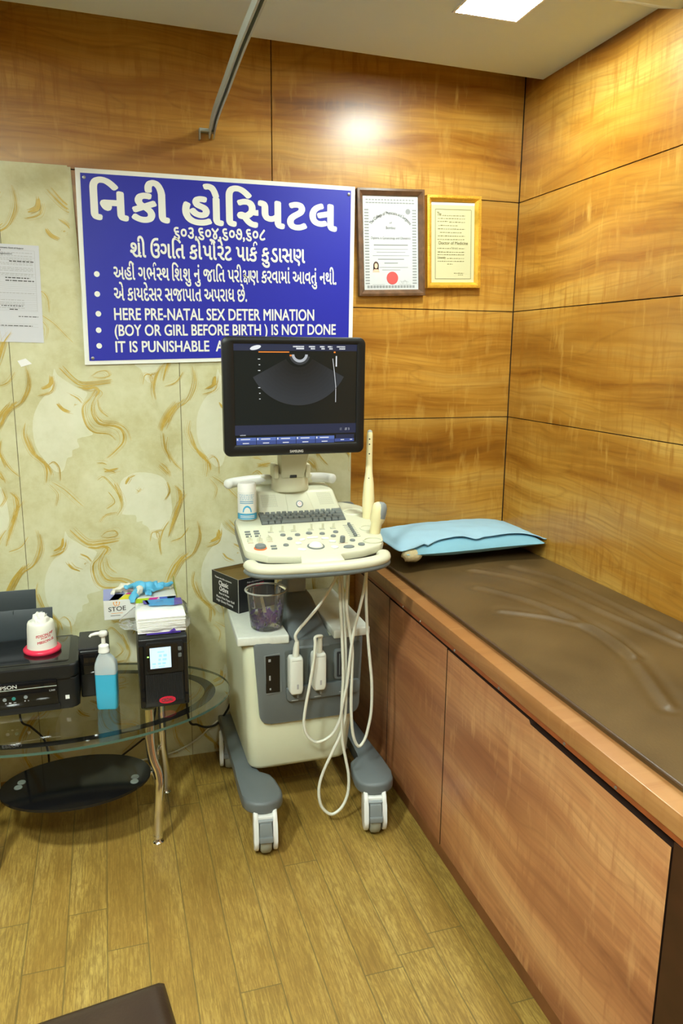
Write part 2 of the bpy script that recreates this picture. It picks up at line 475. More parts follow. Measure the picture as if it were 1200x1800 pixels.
# false ceiling that stops short of the back wall, with the dark slot above the wall
mb = MB()
mb.prism([(RX0, -.235), (-.006, -.125), (-.006, RY0), (RX0, RY0)], CEIL, CEIL + .02)
mb.build('ceiling', m_ceiling, kind='structure', smooth=0)
mb = MB(); mb.box(RX0, .05, RY0, .05, RZ1, RZ1 + .05); mb.build('ceiling_slab', m_ceiling, kind='structure', smooth=0)
mb = MB()
mb.prism([(-.708, CEIL), (-.80, CEIL - .036), (-1.12, CEIL - .036), (-1.12, CEIL)], RX0, -.006, M=Matrix(((0, 0, 1, 0), (1, 0, 0, 0), (0, 1, 0, 0), (0, 0, 0, 1))))
mb.build('ceiling_beam', m_ceiling, kind='structure', smooth=0)
# LED panel in view, then the unseen ones added for fill
m_ledframe = mat('led_rim', (.8, .8, .78), .4)
for i, (lx, ly, ls, share) in enumerate(LED_SPOTS):
    t = root('ceiling_light', 'square recessed LED panel glowing white in the ceiling' if i == 0 else 'unseen square LED panel added as fill in the rear ceiling', 'light', (lx, ly, CEIL))
    h = ls / 2
    mb = MB()
    for a in ((-h - .008, -h, -h - .008, h + .008), (h, h + .008, -h - .008, h + .008), (-h, h, -h - .008, -h), (-h, h, h, h + .008)):
        mb.box(lx + a[0], lx + a[1], ly + a[2], ly + a[3], CEIL - .004, CEIL, .001, 1)
    mb.build('rim', m_ledframe, t)
    mb = MB(); mb.box(lx - h, lx + h, ly - h, ly + h, CEIL - .003, CEIL); mb.build('diffuser', mat('led_diffuser_%d' % i, (.9, .9, .9), .4, emit=LED_COLOR, estr=LED_POWER * share), t, smooth=0)
    t['label'] = ['bright square LED panel set in the ceiling above the couch', 'unseen ceiling LED panel added as fill over the near end of the couch', 'unseen ceiling LED panel added as fill over the open floor',
                  'unseen ceiling LED panel added as fill by the front wall', 'unseen ceiling LED panel added as fill near the left wall'][i]
    t['group'] = 'ceiling LED panels'

# ------------------------------------------------------------------ wallpaper
def wallpaper_material(name, a, b_, c):
    m, nt, b = nodes(name)
    tc = N(nt, 'ShaderNodeTexCoord')
    n1 = noise(nt, tc.outputs['Object'], 7., 6., .62, .4)
    n2 = noise(nt, tc.outputs['Object'], 38., 4., .6)
    f = math_node(nt, 'ADD', math_node(nt, 'MULTIPLY', n1, .75), math_node(nt, 'MULTIPLY', n2, .25))
    nt.links.new(ramp(nt, f, [(.36, a), (.5, b_), (.64, c)]), b.inputs['Base Color'])
    b.inputs['Roughness'].default_value = .55
    return m
m_wp = wallpaper_material('wallpaper_ground', (.50, .47, .25), (.575, .56, .34), (.63, .62, .41))
m_face = wallpaper_material('wallpaper_pale', (.60, .60, .42), (.65, .65, .48), (.68, .68, .52))
m_hair = wallpaper_material('wallpaper_ochre', (.42, .28, .04), (.54, .38, .075), (.58, .45, .14))
FACE_A = [(285, 35), (300, 62), (345, 95), (400, 128), (442, 150), (416, 200), (420, 262), (440, 320), (455, 352), (378, 370), (385, 410), (350, 425), (346, 455), (320, 465), (300, 520), (265, 530), (225, 490), (170, 400), (165, 280), (205, 190), (262, 128)]
FACE_B = [(590, 585), (640, 555), (690, 545), (780, 560), (830, 600), (850, 680), (850, 780), (800, 850), (770, 895), (740, 880), (720, 832), (690, 812), (690, 796), (660, 800), (655, 765), (585, 755), (600, 700), (580, 640)]
HAIR = [(6, [(310, 30), (360, 80), (410, 112), (480, 110), (560, 100)]), (4, [(330, 20), (400, 90), (470, 95), (570, 85)]), (11, [(400, 120), (440, 128), (480, 122), (500, 140), (480, 165)]),
        (5, [(490, 130), (450, 180), (420, 210), (415, 255), (432, 310), (470, 340), (540, 350), (575, 380)]), (6, [(500, 140), (462, 200), (458, 250), (490, 300), (560, 310), (605, 335), (608, 390), (560, 440), (520, 470)]),
        (3, [(470, 190), (476, 250), (510, 290), (580, 300), (630, 330), (650, 385)]), (3, [(490, 180), (500, 230), (540, 265)]), (3, [(470, 70), (500, 48), (545, 45), (556, 68), (510, 78), (472, 72)]),
        (5, [(128, 290), (118, 350), (150, 430), (205, 480), (216, 530), (208, 580)]), (6, [(130, 345), (165, 445), (225, 505), (236, 545)]), (3, [(225, 492), (255, 478), (280, 510), (282, 570)]),
        (4, [(150, 20), (158, 100), (120, 190), (60, 230), (20, 290), (0, 330)]), (3, [(160, 40), (165, 120), (130, 190)]), (5, [(95, 185), (40, 235), (10, 300)]), (3, [(0, 430), (35, 500), (80, 545)]),
        (3, [(240, 580), (300, 620), (350, 670), (385, 705)]), (2, [(225, 590), (265, 640), (250, 700)]), (9, [(290, 200), (312, 226), (348, 242)]), (5, [(355, 155), (388, 172), (410, 198)]), (3, [(372, 208), (380, 202)]),
        (14, [(270, 70), (262, 110), (222, 130)]), (4, [(285, 90), (265, 140), (200, 160)]), (4, [(470, 575), (500, 560), (540, 600), (578, 660), (588, 715), (560, 760)]), (7, [(553, 600), (572, 650), (580, 690)]),
        (3, [(520, 640), (550, 690), (505, 725)]), (9, [(610, 602), (622, 585), (632, 572)]), (3, [(632, 572), (665, 558)]), (4, [(830, 600), (842, 650), (815, 690)]), (7, [(872, 620), (905, 665), (880, 750), (850, 820), (830, 885)]),
        (4, [(890, 630), (895, 700), (870, 790), (840, 860)]), (3, [(935, 665), (890, 720), (850, 800)]), (3, [(468, 790), (500, 755), (560, 745)]), (3, [(726, 110), (740, 65), (775, 70), (770, 130)]),
        (5, [(835, 10), (800, 60), (780, 130), (788, 185)]), (9, [(900, 200), (855, 250), (822, 305), (808, 340)]), (4, [(915, 195), (868, 262), (830, 320)]), (4, [(822, 350), (830, 430), (862, 490)]), (3, [(845, 370), (835, 430), (855, 500)]),
        (5, [(795, 512), (820, 535), (842, 560)]), (3, [(800, 500), (830, 525), (850, 575)]), (4, [(668, 636), (680, 640), (690, 625)]), (4, [(500, 520), (530, 530), (560, 540)]), (6, [(505, 535), (535, 528), (575, 520)]),
        (3, [(470, 490), (500, 492), (520, 500)]), (3, [(770, 895), (765, 860), (800, 850)]), (3, [(0, 120), (60, 100), (100, 50)])]
def wp(p):
    """drawing units of the printed repeat to metres on the wall"""
    return (WX + p[0] * .000632, WZ - p[1] * .000686)
WX, WZ = -1.857, 1.466
PX, PZ = .531, .545
def wall_print(mb, inside):
    cnt = 0
    for i in range(-3, 3):
        for j in range(-2, 4):
            def pt(p, d): x, z = wp(p); return (x + i * PX + (.0 if True else 0), -.0082 - d, z - j * PZ)
            for poly in (FACE_A, FACE_B):
                q = [Vector(p) for p in spline([pt(p, .0003) for p in poly], 3, True)]
                cx = sum(p[0] for p in q) / len(q); cz = sum(p[2] for p in q) / len(q)
                if all(inside(p[0], p[2]) for p in q): mb.mi = 1; mb.poly(q)
            for w, line in HAIR:
                cnt += 1
                for dup in range(6):
                    k_ = (0, 6, 10, 14, 18, 22)[dup]; ox, oz = random.uniform(-k_, k_), random.uniform(-k_, k_) * .7; lift = .0004 + (cnt % 14) * .00012 + dup * .00002
                    s = spline([pt((p[0] + ox, p[1] + oz), lift) for p in line], 5)
                    ww = w * .00066 * (.9, .5, .4, .3, .25, .2)[dup] * .42; n = len(s); prev = None
                    for k, p in enumerate(s):
                        t = (s[min(k + 1, n - 1)] - s[max(k - 1, 0)]).normalized(); nn = Vector((-t.z, 0, t.x)) * (ww * (.25 + 1.1 * sin(pi * min(1, (k + .5) / n))))
                        cur = (p + nn, p - nn)
                        if prev and inside(p.x, p.z) and inside(prev[0].x, prev[0].z):
                            mb.mi = 2; mb.poly([prev[0], prev[1], cur[1], cur[0]])
                        prev = cur
mb = MB()
mb.mi = 0
mb.prism([(RX0, 2.06), (-1.598, 2.066), (-1.585, 1.72), (-.657, 1.72), (-.655, .0), (RX0, .0)], -.0082, -.0060, M=Matrix(((1, 0, 0, 0), (0, 0, 1, 0), (0, 1, 0, 0), (0, 0, 0, 1))))
wall_print(mb, lambda x, z: RX0 < x < -.662 and .01 < z < 2.05 and (x < -1.60 or z < 1.71))
# strip seams, drawn as dark lines
mb.mi = 3
for xs in (-1.806, -1.275): mb.box(xs - .0009, xs + .0009, -.0092, -.0080, .0, 2.05 if xs < -1.6 else 1.7)
wpo = mb.build('wallpaper', [m_wp, m_face, m_hair, mat('seam_dark', (.14, .12, .06), .8)], wall_back, smooth=0, label='cream wallpaper printed with pale profiles and ochre hair strokes')
# loosened edge of the paper beside the sign
mb = MB()
mb.grid(lambda u, v: Vector((-1.600 + .012 * u + .018 * v, -.0090 - .010 * u * u * sin(pi * v), 2.062 - .60 * v)), 5, 24)
mb.build('loose_paper_edge', m_wp, wall_back, smooth=60)
mb = MB(); mb.prism([(-1.785, 1.467), (-1.760, 1.475), (-1.742, 1.458), (-1.775, 1.448)], -.0102, -.0092, M=Matrix(((1, 0, 0, 0), (0, 0, 1, 0), (0, 1, 0, 0), (0, 0, 0, 1))))
mb.build('tape_scrap', m_paper, wall_back, smooth=0)

# ================================================================== HOSPITAL SIGN
XZ = Matrix(((1, 0, 0, 0), (0, 0, 1, 0), (0, 1, 0, 0), (0, 0, 0, 1)))
t = root('sign_board', 'blue hospital notice board with white border and Gujarati and English lettering', 'sign', (-1.115, -.006, 1.76))
m_blue = mat('sign_blue', (.010, .014, .36), .48)
m_signwhite = mat('sign_white', (.78, .79, .74), .45)
SY = -.0165
mb = MB()
S = [(-1.575, 2.060), (-.655, 2.066), (-.659, 1.484), (-1.580, 1.455)]
mb.prism(S[::-1], SY, -.0085, M=XZ); mb.build('board', m_signwhite, t, smooth=0)
def sp(u, v):
    a = Vector((S[0][0], S[0][1])).lerp(Vector((S[1][0], S[1][1])), u); b_ = Vector((S[3][0], S[3][1])).lerp(Vector((S[2][0], S[2][1])), u)
    p = a.lerp(b_, v); return (p.x, p.y)
mb = MB(); e = .016
mb.prism([sp(e, e * 1.45), sp(1 - e, e * 1.45), sp(1 - e, 1 - e * 1.3), sp(e, 1 - e * 1.3)][::-1], SY - .0012, SY, M=XZ); mb.build('blue_panel', m_blue, t, smooth=0)
HOOK = [(.085, [(-.02, .62), (.02, .78), (.14, .86), (.26, .80), (.27, .70), (.20, .67)])]
def reph(dx): return ('over', [(.07, [(0, .66), (.01, .78), (.10, .85), (.19, .80), (.20, .72)])], dx)
KSHA = ('strokes', [(.10, [(.04, .50), (.16, .58), (.27, .52), (.24, .40), (.08, .34), (.24, .32), (.36, .22), (.32, .08), (.18, .04), (.12, .14), (.24, .24), (.42, .26), (.56, .28)]), (.09, [(.36, .10), (.42, -.10)]), (.11, [(.58, .60), (.58, .3), (.58, 0)])])
LINES = [
    (['\u0abfન', 'કી', ('gap', .22), 'હો', ('lead', '\u0abf', .20), ('half', 'સ', .26), 'પ', 'ટ', 'લ'], (-1.5350, -0.0180, 1.9120), (-0.7200, -0.0180, 1.9180), .098, .038),
    (['૬૦૩,૬૦૪,૬૦૭,૬૦૮'], (-1.2800, -0.0180, 1.8660), (-0.9740, -0.0180, 1.8740), .040, .028),
    (['શી', ('over', [(.075, [(-.32, .20), (-.52, .02)])], 0.), ('gap', .22), 'ઉગ\u0abfત', ('gap', .22), 'કો', 'પો', reph(-.30), 'રેટ', ('gap', .22), 'પાક', reph(-.22), ('gap', .22), 'કુ', 'ડાસણ'], (-1.4200, -0.0180, 1.8010), (-0.8350, -0.0180, 1.8060), .052, .024),
    (['અહીં', ('gap', .2), 'ગ', 'ભ', reph(-.2), ('half', 'સ', .24), 'થ', ('gap', .2), '\u0abfશ', 'શુ', ('gap', .2), 'નું', ('gap', .2), 'જા', '\u0abfત', ('gap', .2), 'પરી', KSHA, 'ણ', ('gap', .2), 'કરવામાં', ('gap', .2), 'આવતું', ('gap', .2), 'નથી.'], (-1.4750, -0.0180, 1.7290), (-0.7210, -0.0180, 1.7380), .046, .020),
    (['એ', ('gap', .2), 'કાયદેસર', ('gap', .2), 'સજાપા', 'ત', ('over', [(.07, [(-.06, .16), (-.26, -.02)])], 0.), ('gap', .2), 'અપરાધ', ('gap', .2), 'છે.'], (-1.4770, -0.0180, 1.6630), (-1.0400, -0.0180, 1.6710), .046, .020),
    (['HERE PRE-NATAL SEX DETER MINATION'], (-1.4800, -0.0180, 1.6010), (-0.8020, -0.0180, 1.6130), .0385, .022),
    (['(BOY OR GIRL BEFORE BIRTH ) IS NOT DONE'], (-1.4810, -0.0180, 1.5500), (-0.7220, -0.0180, 1.5660), .0365, .022),
    (['IT IS PUNISHABLE  ACT'], (-1.4810, -0.0180, 1.4970), (-1.0710, -0.0180, 1.5050), .0365, .022)]
for toks, p0, p1, h, off in LINES:
    mb = MB(); lay(mb, compose(toks, off), (p0[0], SY - .0012, p0[2]), (p1[0], SY - .0012, p1[2]), h / .72); mb.build('lettering', m_signwhite, t, smooth=0)
for p in ((-1.5270, -0.0180, 1.7430), (-1.5290, -0.0180, 1.6810), (-1.5290, -0.0180, 1.6190), (-1.5310, -0.0180, 1.5670), (-1.5320, -0.0180, 1.5170)):
    mb = MB(); mb.lathe([(0, 0), (.0088, 0), (.0088, .001), (0, .001)], n=24, M=Matrix.Translation((p[0], SY - .0012, p[2])) @ Matrix.Rotation(pi / 2, 4, 'X')); mb.build('bullet', m_signwhite, t, smooth=0)
m_screw = mat('screw_steel', (.30, .30, .28), .35, metal=.8)
for u, v in ((.028, .045), (.975, .045), (.028, .965), (.975, .965)):
    x, z = sp(u, v); mb = MB(); mb.lathe([(.0055, 0), (.005, .002), (.0015, .003), (0, .003)], n=14, M=Matrix.Translation((x, SY - .0012, z)) @ Matrix.Rotation(pi / 2, 4, 'X')); mb.build('screw', m_screw, t)

# ================================================================== CERTIFICATES AND NOTICE
def framed(name, label, cx, cz, w, h, roll, fw, m_fr, dep, ribbed):
    t = root(name, label, 'framed certificate', (cx, -.0065, cz), (0, -radians(roll), 0))
    hw, hh = w / 2, h / 2
    mb = MB()
    # four mitred rails; local y points into the wall
    prof = [(0, 0), (0, -dep), (fw * .35, -dep * 1.08), (fw * .8, -dep * .72), (fw, -dep * .55), (fw, 0)]
    cs = [(-hw, -hh, 1, 1), (hw, -hh, -1, 1), (hw, hh, -1, -1), (-hw, hh, 1, -1)]
    rings = [[Vector((x + sx * a, d, z + sz * a)) for a, d in prof] for x, z, sx, sz in cs]
    mb.loft(rings + [rings[0]], cap=False)
    fr = mb.build('frame', m_fr, t, world=False, smooth=25)
    if ribbed:
        mb = MB()
        for k in range(int(h / .0065)):
            z = -hh + .0035 + k * .0065
            for sx in (-1, 1): mb.tube([(sx * (hw - fw * .05), -dep * .98, z), (sx * (hw - fw * .52), -dep * .98, z + .002)], .0026, 6)
        for k in range(int(w / .0065)):
            x = -hw + .0035 + k * .0065
            for sx in (-1, 1): mb.tube([(x, -dep * .98, sx * (hh - fw * .05)), (x, -dep * .98, sx * (hh - fw * .52))], .0026, 6)
        mb.build('bead', m_fr, fr, world=False)
    return t, hw - fw, hh - fw
m_walfr = mat('frame_walnut', (.125, .062, .030), .35, var=.35, vscale=40, coat=.2)
m_gold = mat('frame_gold', (.78, .45, .055), .30, metal=.55, var=.1, vscale=60)
UPN = dict(up=(0, 0, 1), normal=(0, -1, 0))
# walnut frame
t, iw, ih = framed('certificate_frame', 'white certificate with red seal in dark walnut frame beside the sign', -.5175, 1.8865, .252, .362, 2.3, .0215, m_walfr, .022, False)
mb = MB(); mb.box(-iw, iw, -.008, -.002, -ih, ih); mb.build('certificate_sheet', mat('cert_white', (.56, .58, .60), .6), t, world=False, smooth=0)
mb = MB()
Yc = -.0082
def bar(mb, x0, x1, z, h=.0012): mb.poly([(x0, Yc - .0003, z), (x1, Yc - .0003, z), (x1, Yc - .0003, z + h), (x0, Yc - .0003, z + h)])
# grey engraved border
mb.mi = 0
for k in range(26):
    z = -ih + .02 + k * (2 * ih - .06) / 26
    for s_ in (-1, 1): bar(mb, *(sorted((s_ * (iw - .006), s_ * (iw - .022)))), z, .0045)
for k in range(16):
    x = -iw + .012 + k * (2 * iw - .024) / 16
    bar(mb, x, x + .009, -ih + .006, .009); bar(mb, x, x + .008, ih - .016, .004); bar(mb, x, x + .010, ih - .026, .004)
mb.lathe([(0, 0), (.0095, 0), (.0095, .0003), (0, .0003)], (0, 0, 0), 20, M=Matrix.Translation((iw - .038, Yc, ih - .052)) @ Matrix.Rotation(pi / 2, 4, 'X'))
mb.mi = 1
arch = 'The College of Physicians and Surgeons'
v, f, a, b_ = glyphs(arch, .004)
R_ = .093; kx = .0158
vs = []
for p in v:
    th = ((p.x - (a + b_) / 2) * .0105) / R_; r = R_ + p.y * .0155
    vs.append(mb.bm.verts.new((r * sin(th), Yc - .0006, ih - .155 + r * cos(th))))
for ff in f:
    try: fc = mb.bm.faces.new([vs[i] for i in ff]); fc.material_index = 1
    except ValueError: pass
for s_, x, z, w, h in (('of', 0, .066, .010, .010), ('Bombay', 0, .048, .036, .014), ('Diploma in Gynaecology and Obstetrics', 0, .014, .150, .0115)):
    write(mb, s_, (x - w / 2, Yc, z), (x + w / 2, Yc, z), h, lift=.0006, **UPN)
mb.mi = 0
for z, w, h in ((-.008, .13, .004), (-.021, .13, .0015), (-.031, .11, .0015), (-.043, .14, .0015), (-.056, .10, .003), (-.069, .052, .003), (-.083, .13, .0015), (-.092, .07, .0018)): bar(mb, -w / 2, w / 2, z, h)
for x0, x1, z in ((-.072, -.025, -.142), (.03, .075, -.142), (-.06, -.03, -.148)): bar(mb, x0, x1, z, .001)
for line in ([(.035, -.128), (.045, -.138), (.052, -.126), (.06, -.139)], [(.04, -.132), (.055, -.130), (.066, -.134)]):
    V, F = ribbon2d(line, .0010); vs = [mb.bm.verts.new((p.x, Yc - .0004, p.y)) for p in V]
    for ff in F: mb.bm.faces.new([vs[i] for i in ff])
mb.build('printing', [mat('engraving_grey', (.27, .28, .29), .7), mat('ink_soft', (.10, .10, .10), .7)], t, world=False, smooth=0)
mb = MB(); mb.lathe([(0, 0), (.0222, 0), (.0215, .0010), (0, .0012)], (0, 0, 0), 40, M=Matrix.Translation((.004, Yc, -.119)) @ Matrix.Rotation(pi / 2, 4, 'X')); mb.build('red_seal', mat('seal_red', (.60, .085, .08), .5), t, world=False)
mb = MB()   # passport photo: dark hair around a face
def disc(mb, x, z, rx, rz, d): mb.poly([(x + rx * cos(2 * pi * k / 24), Yc - d, z + rz * sin(2 * pi * k / 24)) for k in range(24)])
mb.mi = 1; disc(mb, -.058, -.076, .0105, .014, .0004); mb.poly([(-.0695, Yc - .0004, -.095), (-.0475, Yc - .0004, -.095), (-.049, Yc - .0004, -.076), (-.068, Yc - .0004, -.076)])
mb.mi = 0; disc(mb, -.058, -.077, .0062, .0090, .0007); mb.poly([(-.072, Yc - .0007, -.099), (-.044, Yc - .0007, -.099), (-.050, Yc - .0007, -.089), (-.066, Yc - .0007, -.089)])
mb.build('photo', [mat('photo_skin', (.72, .46, .33), .6), mat('photo_hair', (.10, .06, .05), .6)], t, world=False, smooth=0)
# gold frame
t, iw, ih = framed('certificate_frame', 'cream degree certificate in ribbed gold frame right of the walnut frame', -.276, 1.900, .214, .320, 2.0, .0205, m_gold, .024, True)
mb = MB(); mb.box(-iw, iw, -.009, -.002, -ih, ih); mb.build('certificate_sheet', mat('cert_cream', (.55, .53, .32), .6), t, world=False, smooth=0)
Yc = -.0092
mb = MB(); mb.mi = 0
bx0, bx1, bz0, bz1 = -iw + .016, iw - .014, -ih + .012, ih - .026
for a0, a1, c0, c1 in ((bx0, bx1, bz0, bz0 + .0018), (bx0, bx1, bz1, bz1 + .0018), (bx0, bx0 + .0018, bz0, bz1), (bx1, bx1 + .0018, bz0, bz1)): mb.poly([(a0, Yc - .0003, c0), (a1, Yc - .0003, c0), (a1, Yc - .0003, c1), (a0, Yc - .0003, c1)])
write(mb, 'The', (bx0 + .007, Yc, .092), (bx0 + .024, Yc, .092), .019, lift=.0004, offset=.02, **UPN)
write(mb, 'Doctor of Medicine', (bx0 + .014, Yc, -.006), (bx1 - .012, Yc, -.006), .0150, lift=.0004, offset=.012, **UPN)
write(mb, 'February', (bx0 + .065, Yc, -.022), (bx0 + .092, Yc, -.022), .0105, lift=.0004, **UPN)
write(mb, 'University', (bx0 + .009, Yc, -.056), (bx0 + .042, Yc, -.056), .0125, lift=.0004, offset=.012, **UPN)
random.seed(3)
for z, x0, x1 in ((.092, .028, .118), (.082, .01, .118), (.072, .008, .05), (.070, .055, .118), (.058, .012, .09), (.046, .010, .118), (.034, .018, .105), (.022, .010, .118), (.010, .008, .116), (-.021, .008, .062), (-.021, .095, .118), (-.034, .010, .118), (-.043, .008, .116), (-.056, .046, .118), (-.066, .010, .116), (-.076, .048, .07), (-.108, .075, .115), (-.114, .092, .112)):
    x = x0
    while x < x1:
        w = random.uniform(.004, .011); h = random.uniform(.0016, .0028)
        mb.poly([(bx0 + x, Yc - .0004, z), (bx0 + min(x + w, x1), Yc - .0004, z), (bx0 + min(x + w, x1) + .001, Yc - .0004, z + h), (bx0 + x + .001, Yc - .0004, z + h)])
        x += w + .0022
mb.build('printing', [mat('ink_olive', (.17, .15, .07), .8)], t, world=False, smooth=0)
mb = MB(); mb.box(-iw, iw, -.0096, -.0090, ih - .010, ih); mb.build('mount_strip', m_paper, t, world=False, smooth=0)

# printed form on the wallpaper
t = root('paper_notice', 'printed white registration form pinned to the wallpaper left of the sign', 'paper', (-1.80, -.0095, 1.675), (0, radians(.9), 0))
mb = MB(); mb.box(-.108, .101, -.0006, 0, -.149, .149); mb.build('sheet', mat('form_paper', (.60, .61, .66), .7), t, world=False, smooth=0)
Yc = -.0007
mb = MB(); random.seed(11)
def words_row(z, x0, x1, h, lo=.004, hi=.014):
    x = x0
    while x < x1:
        w = min(random.uniform(lo, hi), x1 - x)
        mb.poly([(x, Yc - .0003, z), (x + w, Yc - .0003, z), (x + w, Yc - .0003, z + h), (x, Yc - .0003, z + h)]); x += w + .0024
mb.mi = 1
write(mb, 'Health & Family Welfare Department, Govt of Gujarat', (-.095, Yc, .136), (.056, Yc, .136), .0062, lift=.0004, offset=.02, **UPN)
write(mb, 'Form B', (-.030, Yc, .128), (-.010, Yc, .128), .0058, lift=.0004, offset=.02, **UPN)
write(mb, 'Certificate of Registration', (-.065, Yc, .1185), (.022, Yc, .1185), .0062, lift=.0004, offset=.02, **UPN)
words_row(.097, .012, .083, .0030); words_row(.047, -.002, .070, .0030); words_row(.0385, -.002, .083, .0030); words_row(-.038, -.018, .045, .0025); words_row(-.049, .005, .03, .0028); words_row(-.099, -.06, .07, .0022)
write(mb, 'To be displayed', (.030, Yc, -.071), (.090, Yc, -.071), .0050, lift=.0004, **UPN) if False else words_row(-.070, .03, .088, .0022)
mb.mi = 0
for z in (.1235, .114, .106, .1015, .0925, .088, .0785, .074, .0695, .060, .0560, .0015, -.020, -.028, -.0335, -.044): words_row(z, -.10, .08 if z > -.01 else .05, .0014)
for z in (.132, .110, .062, .052, .034, .028, .022, .016, .010, .003, -.003, -.008, -.013, -.018, -.025, -.031, -.036, -.042, -.048, -.052, -.092, -.101): mb.poly([(-.10, Yc - .0002, z), (.087, Yc - .0002, z), (.087, Yc - .0002, z + .0005), (-.10, Yc - .0002, z + .0005)])
mb.poly([(.0865, Yc - .0002, -.052), (.0872, Yc - .0002, -.052), (.0872, Yc - .0002, .132), (.0865, Yc - .0002, .132)])
mb.build('printing', [m_ink_grey, m_ink], t, world=False, smooth=0)

# ================================================================== CURTAIN RAIL
t = root('curtain_rail', 'curved grey aluminium curtain rail on a wall bracket above the sign', 'curtain rail', (-1.15, -.006, 2.19))
path = spline([(-1.147, -.012, 2.192), (-1.160, -.17, 2.194), (-1.167, -.32, 2.194), (-1.172, -.50, 2.194), (-1.178, -.68, 2.194), (-1.182, -.88, 2.194), (-1.184, -1.4, 2.194), (-1.16, -2.2, 2.194), (-1.10, -3.69, 2.194)], 8)
mb = MB()
sec = [(-.009, -.013), (-.004, -.013), (-.004, -.010), (-.0065, -.010), (-.0065, .010), (.0065, .010), (.0065, -.010), (.004, -.010), (.004, -.013), (.009, -.013), (.009, .013), (-.009, .013)]
rings = []
for i, p in enumerate(path):
    tt = (path[min(i + 1, len(path) - 1)] - path[max(i - 1, 0)]).normalized(); s_ = Vector((-tt.y, tt.x, 0)).normalized()
    rings.append([p + s_ * a + Vector((0, 0, b_)) for a, b_ in sec])
mb.loft(rings); mb.build('track', m_alu, t, smooth=30)
mb = MB(); mb.box(-1.188, -1.140, -.030, -.0065, 2.196, 2.206, .001, 1); mb.box(-1.188, -1.184, -.030, -.0065, 2.172, 2.197, .0008, 1); mb.build('bracket', mat('bracket_grey', (.40, .42, .38), .4, metal=.4), t)

# ================================================================== BUILT-IN COUCH
BF = -.635
t = root('examination_couch', 'reddish wood laminate examination couch base with cupboard doors along the right wall', 'cabinet', (-.32, -1.0, 0))
mb = MB(); mb.box(-.612, -.008, -2.30, -.008, .0, .70, .002, 1); mb.build('carcass', m_dark_red, t)
YZX = Matrix(((0, 0, 1, 0), (1, 0, 0, 0), (0, 1, 0, 0), (0, 0, 0, 1)))
for y0, y1, zt in ((-.386, -.012, .688), (-.846, -.391, .686), (-1.748, -.851, .684)):
    o_ = [(y0, .062), (y1, .062), (y1, zt)] + ([(-1.285, zt), (-1.292, zt - .008), (y0, zt - .008)] if y0 < -1 else [(y0, zt)])      # long door has a finger notch in its top edge
    mb = MB(); mb.prism(o_, BF, -.613, M=YZX)
    for f in mb.bm.faces:
        f.normal_update(); f.material_index = 0 if abs(f.normal.x) > .5 else 1
    mb.build('door', [m_wood_door, mat('door_edge', (.020, .008, .004), .6)], t, smooth=0)
mb = MB(); mb.box(-.6345, -.612, -2.30, -1.7515, .0, .690, .001, 1); mb.build('end_panel', m_dark_red, t)
mb = MB(); mb.box(-.622, -.612, -1.751, -.008, .0, .058, .001, 1); mb.build('plinth', mat('plinth_wood', (.20, .075, .026), .45, var=.2, vscale=12), t)
mb = MB(); mb.box(-.639, -.60, -2.30, -.008, .695, .709, .001, 1); mb.build('support_rail', m_rail_red, t)
for y in (-.52, -.66, -.9, -1.15, -1.43, -1.6):
    mb = MB(); mb.lathe([(.004, 0), (.0035, .0015), (0, .002)], n=10, M=Matrix.Translation((-.639, y, .7015)) @ Matrix.Rotation(-pi / 2, 4, 'Y')); mb.build('screw', m_screw, t)
mb = MB(); mb.box(-.642, -.008, -2.30, -.008, .709, .752, .0025, 2); mb.build('top_board', m_wood_band, t, smooth=30)

# couch mattress
def leather(name, col, rough, sc=180):
    m, nt, b = nodes(name)
    tc = N(nt, 'ShaderNodeTexCoord'); n1 = noise(nt, tc.outputs['Object'], 5., 5.); n2 = noise(nt, tc.outputs['Object'], sc, 4.)
    nt.links.new(ramp(nt, n1, [(.3, tuple(c * .75 for c in col)), (.7, tuple(c * 1.3 for c in col))]), b.inputs['Base Color'])
    nt.links.new(math_node(nt, 'ADD', rough - .08, math_node(nt, 'MULTIPLY', n1, .18)), b.inputs['Roughness'])
    bp = N(nt, 'ShaderNodeBump'); bp.inputs['Strength'].default_value = .12; bp.inputs['Distance'].default_value = .003
    nt.links.new(n2, bp.inputs['Height']); nt.links.new(bp.outputs[0], b.inputs['Normal'])
    return m
m_leather = leather('couch_leatherette', (.098, .058, .019), .43)
t = root('couch_mattress', 'wrinkled dark brown leatherette mattress lying on the couch', 'mattress', (-.29, -1.15, .752))
MX0, MX1, MY0, MY1, MZ0 = -.592, -.012, -2.28, -.012, .7525
FOLDS = [[(-0.1990, -0.4300, 0.8000), (-0.1170, -0.6010, 0.8050), (-0.1050, -0.8650, 0.8100), (-0.1030, -1.1460, 0.8100)], [(-0.3500, -0.4260, 0.8000), (-0.2240, -0.6190, 0.8050), (-0.1870, -0.9250, 0.8050), (-0.1480, -1.1990, 0.8000)], [(-0.4180, -0.6010, 0.8000), (-0.3370, -0.7730, 0.8050), (-0.2930, -0.9950, 0.8050), (-0.3110, -1.2310, 0.8000)], [(-0.4570, -0.8180, 0.8000), (-0.3390, -0.9430, 0.8000), (-0.2910, -1.1170, 0.8000), (-0.4090, -1.4650, 0.8000)]]
FS = [spline([(p[0], p[1], 0) for p in f], 5) for f in FOLDS]
from mathutils import noise as mnoise
def seg_dist(f, x, y):
    best = 9.
    for a, b_ in zip(f, f[1:]):
        dx, dy = b_.x - a.x, b_.y - a.y; l2 = dx * dx + dy * dy or 1e-9
        t = min(1., max(0., ((x - a.x) * dx + (y - a.y) * dy) / l2)); best = min(best, (x - a.x - t * dx) ** 2 + (y - a.y - t * dy) ** 2)
    return best ** .5
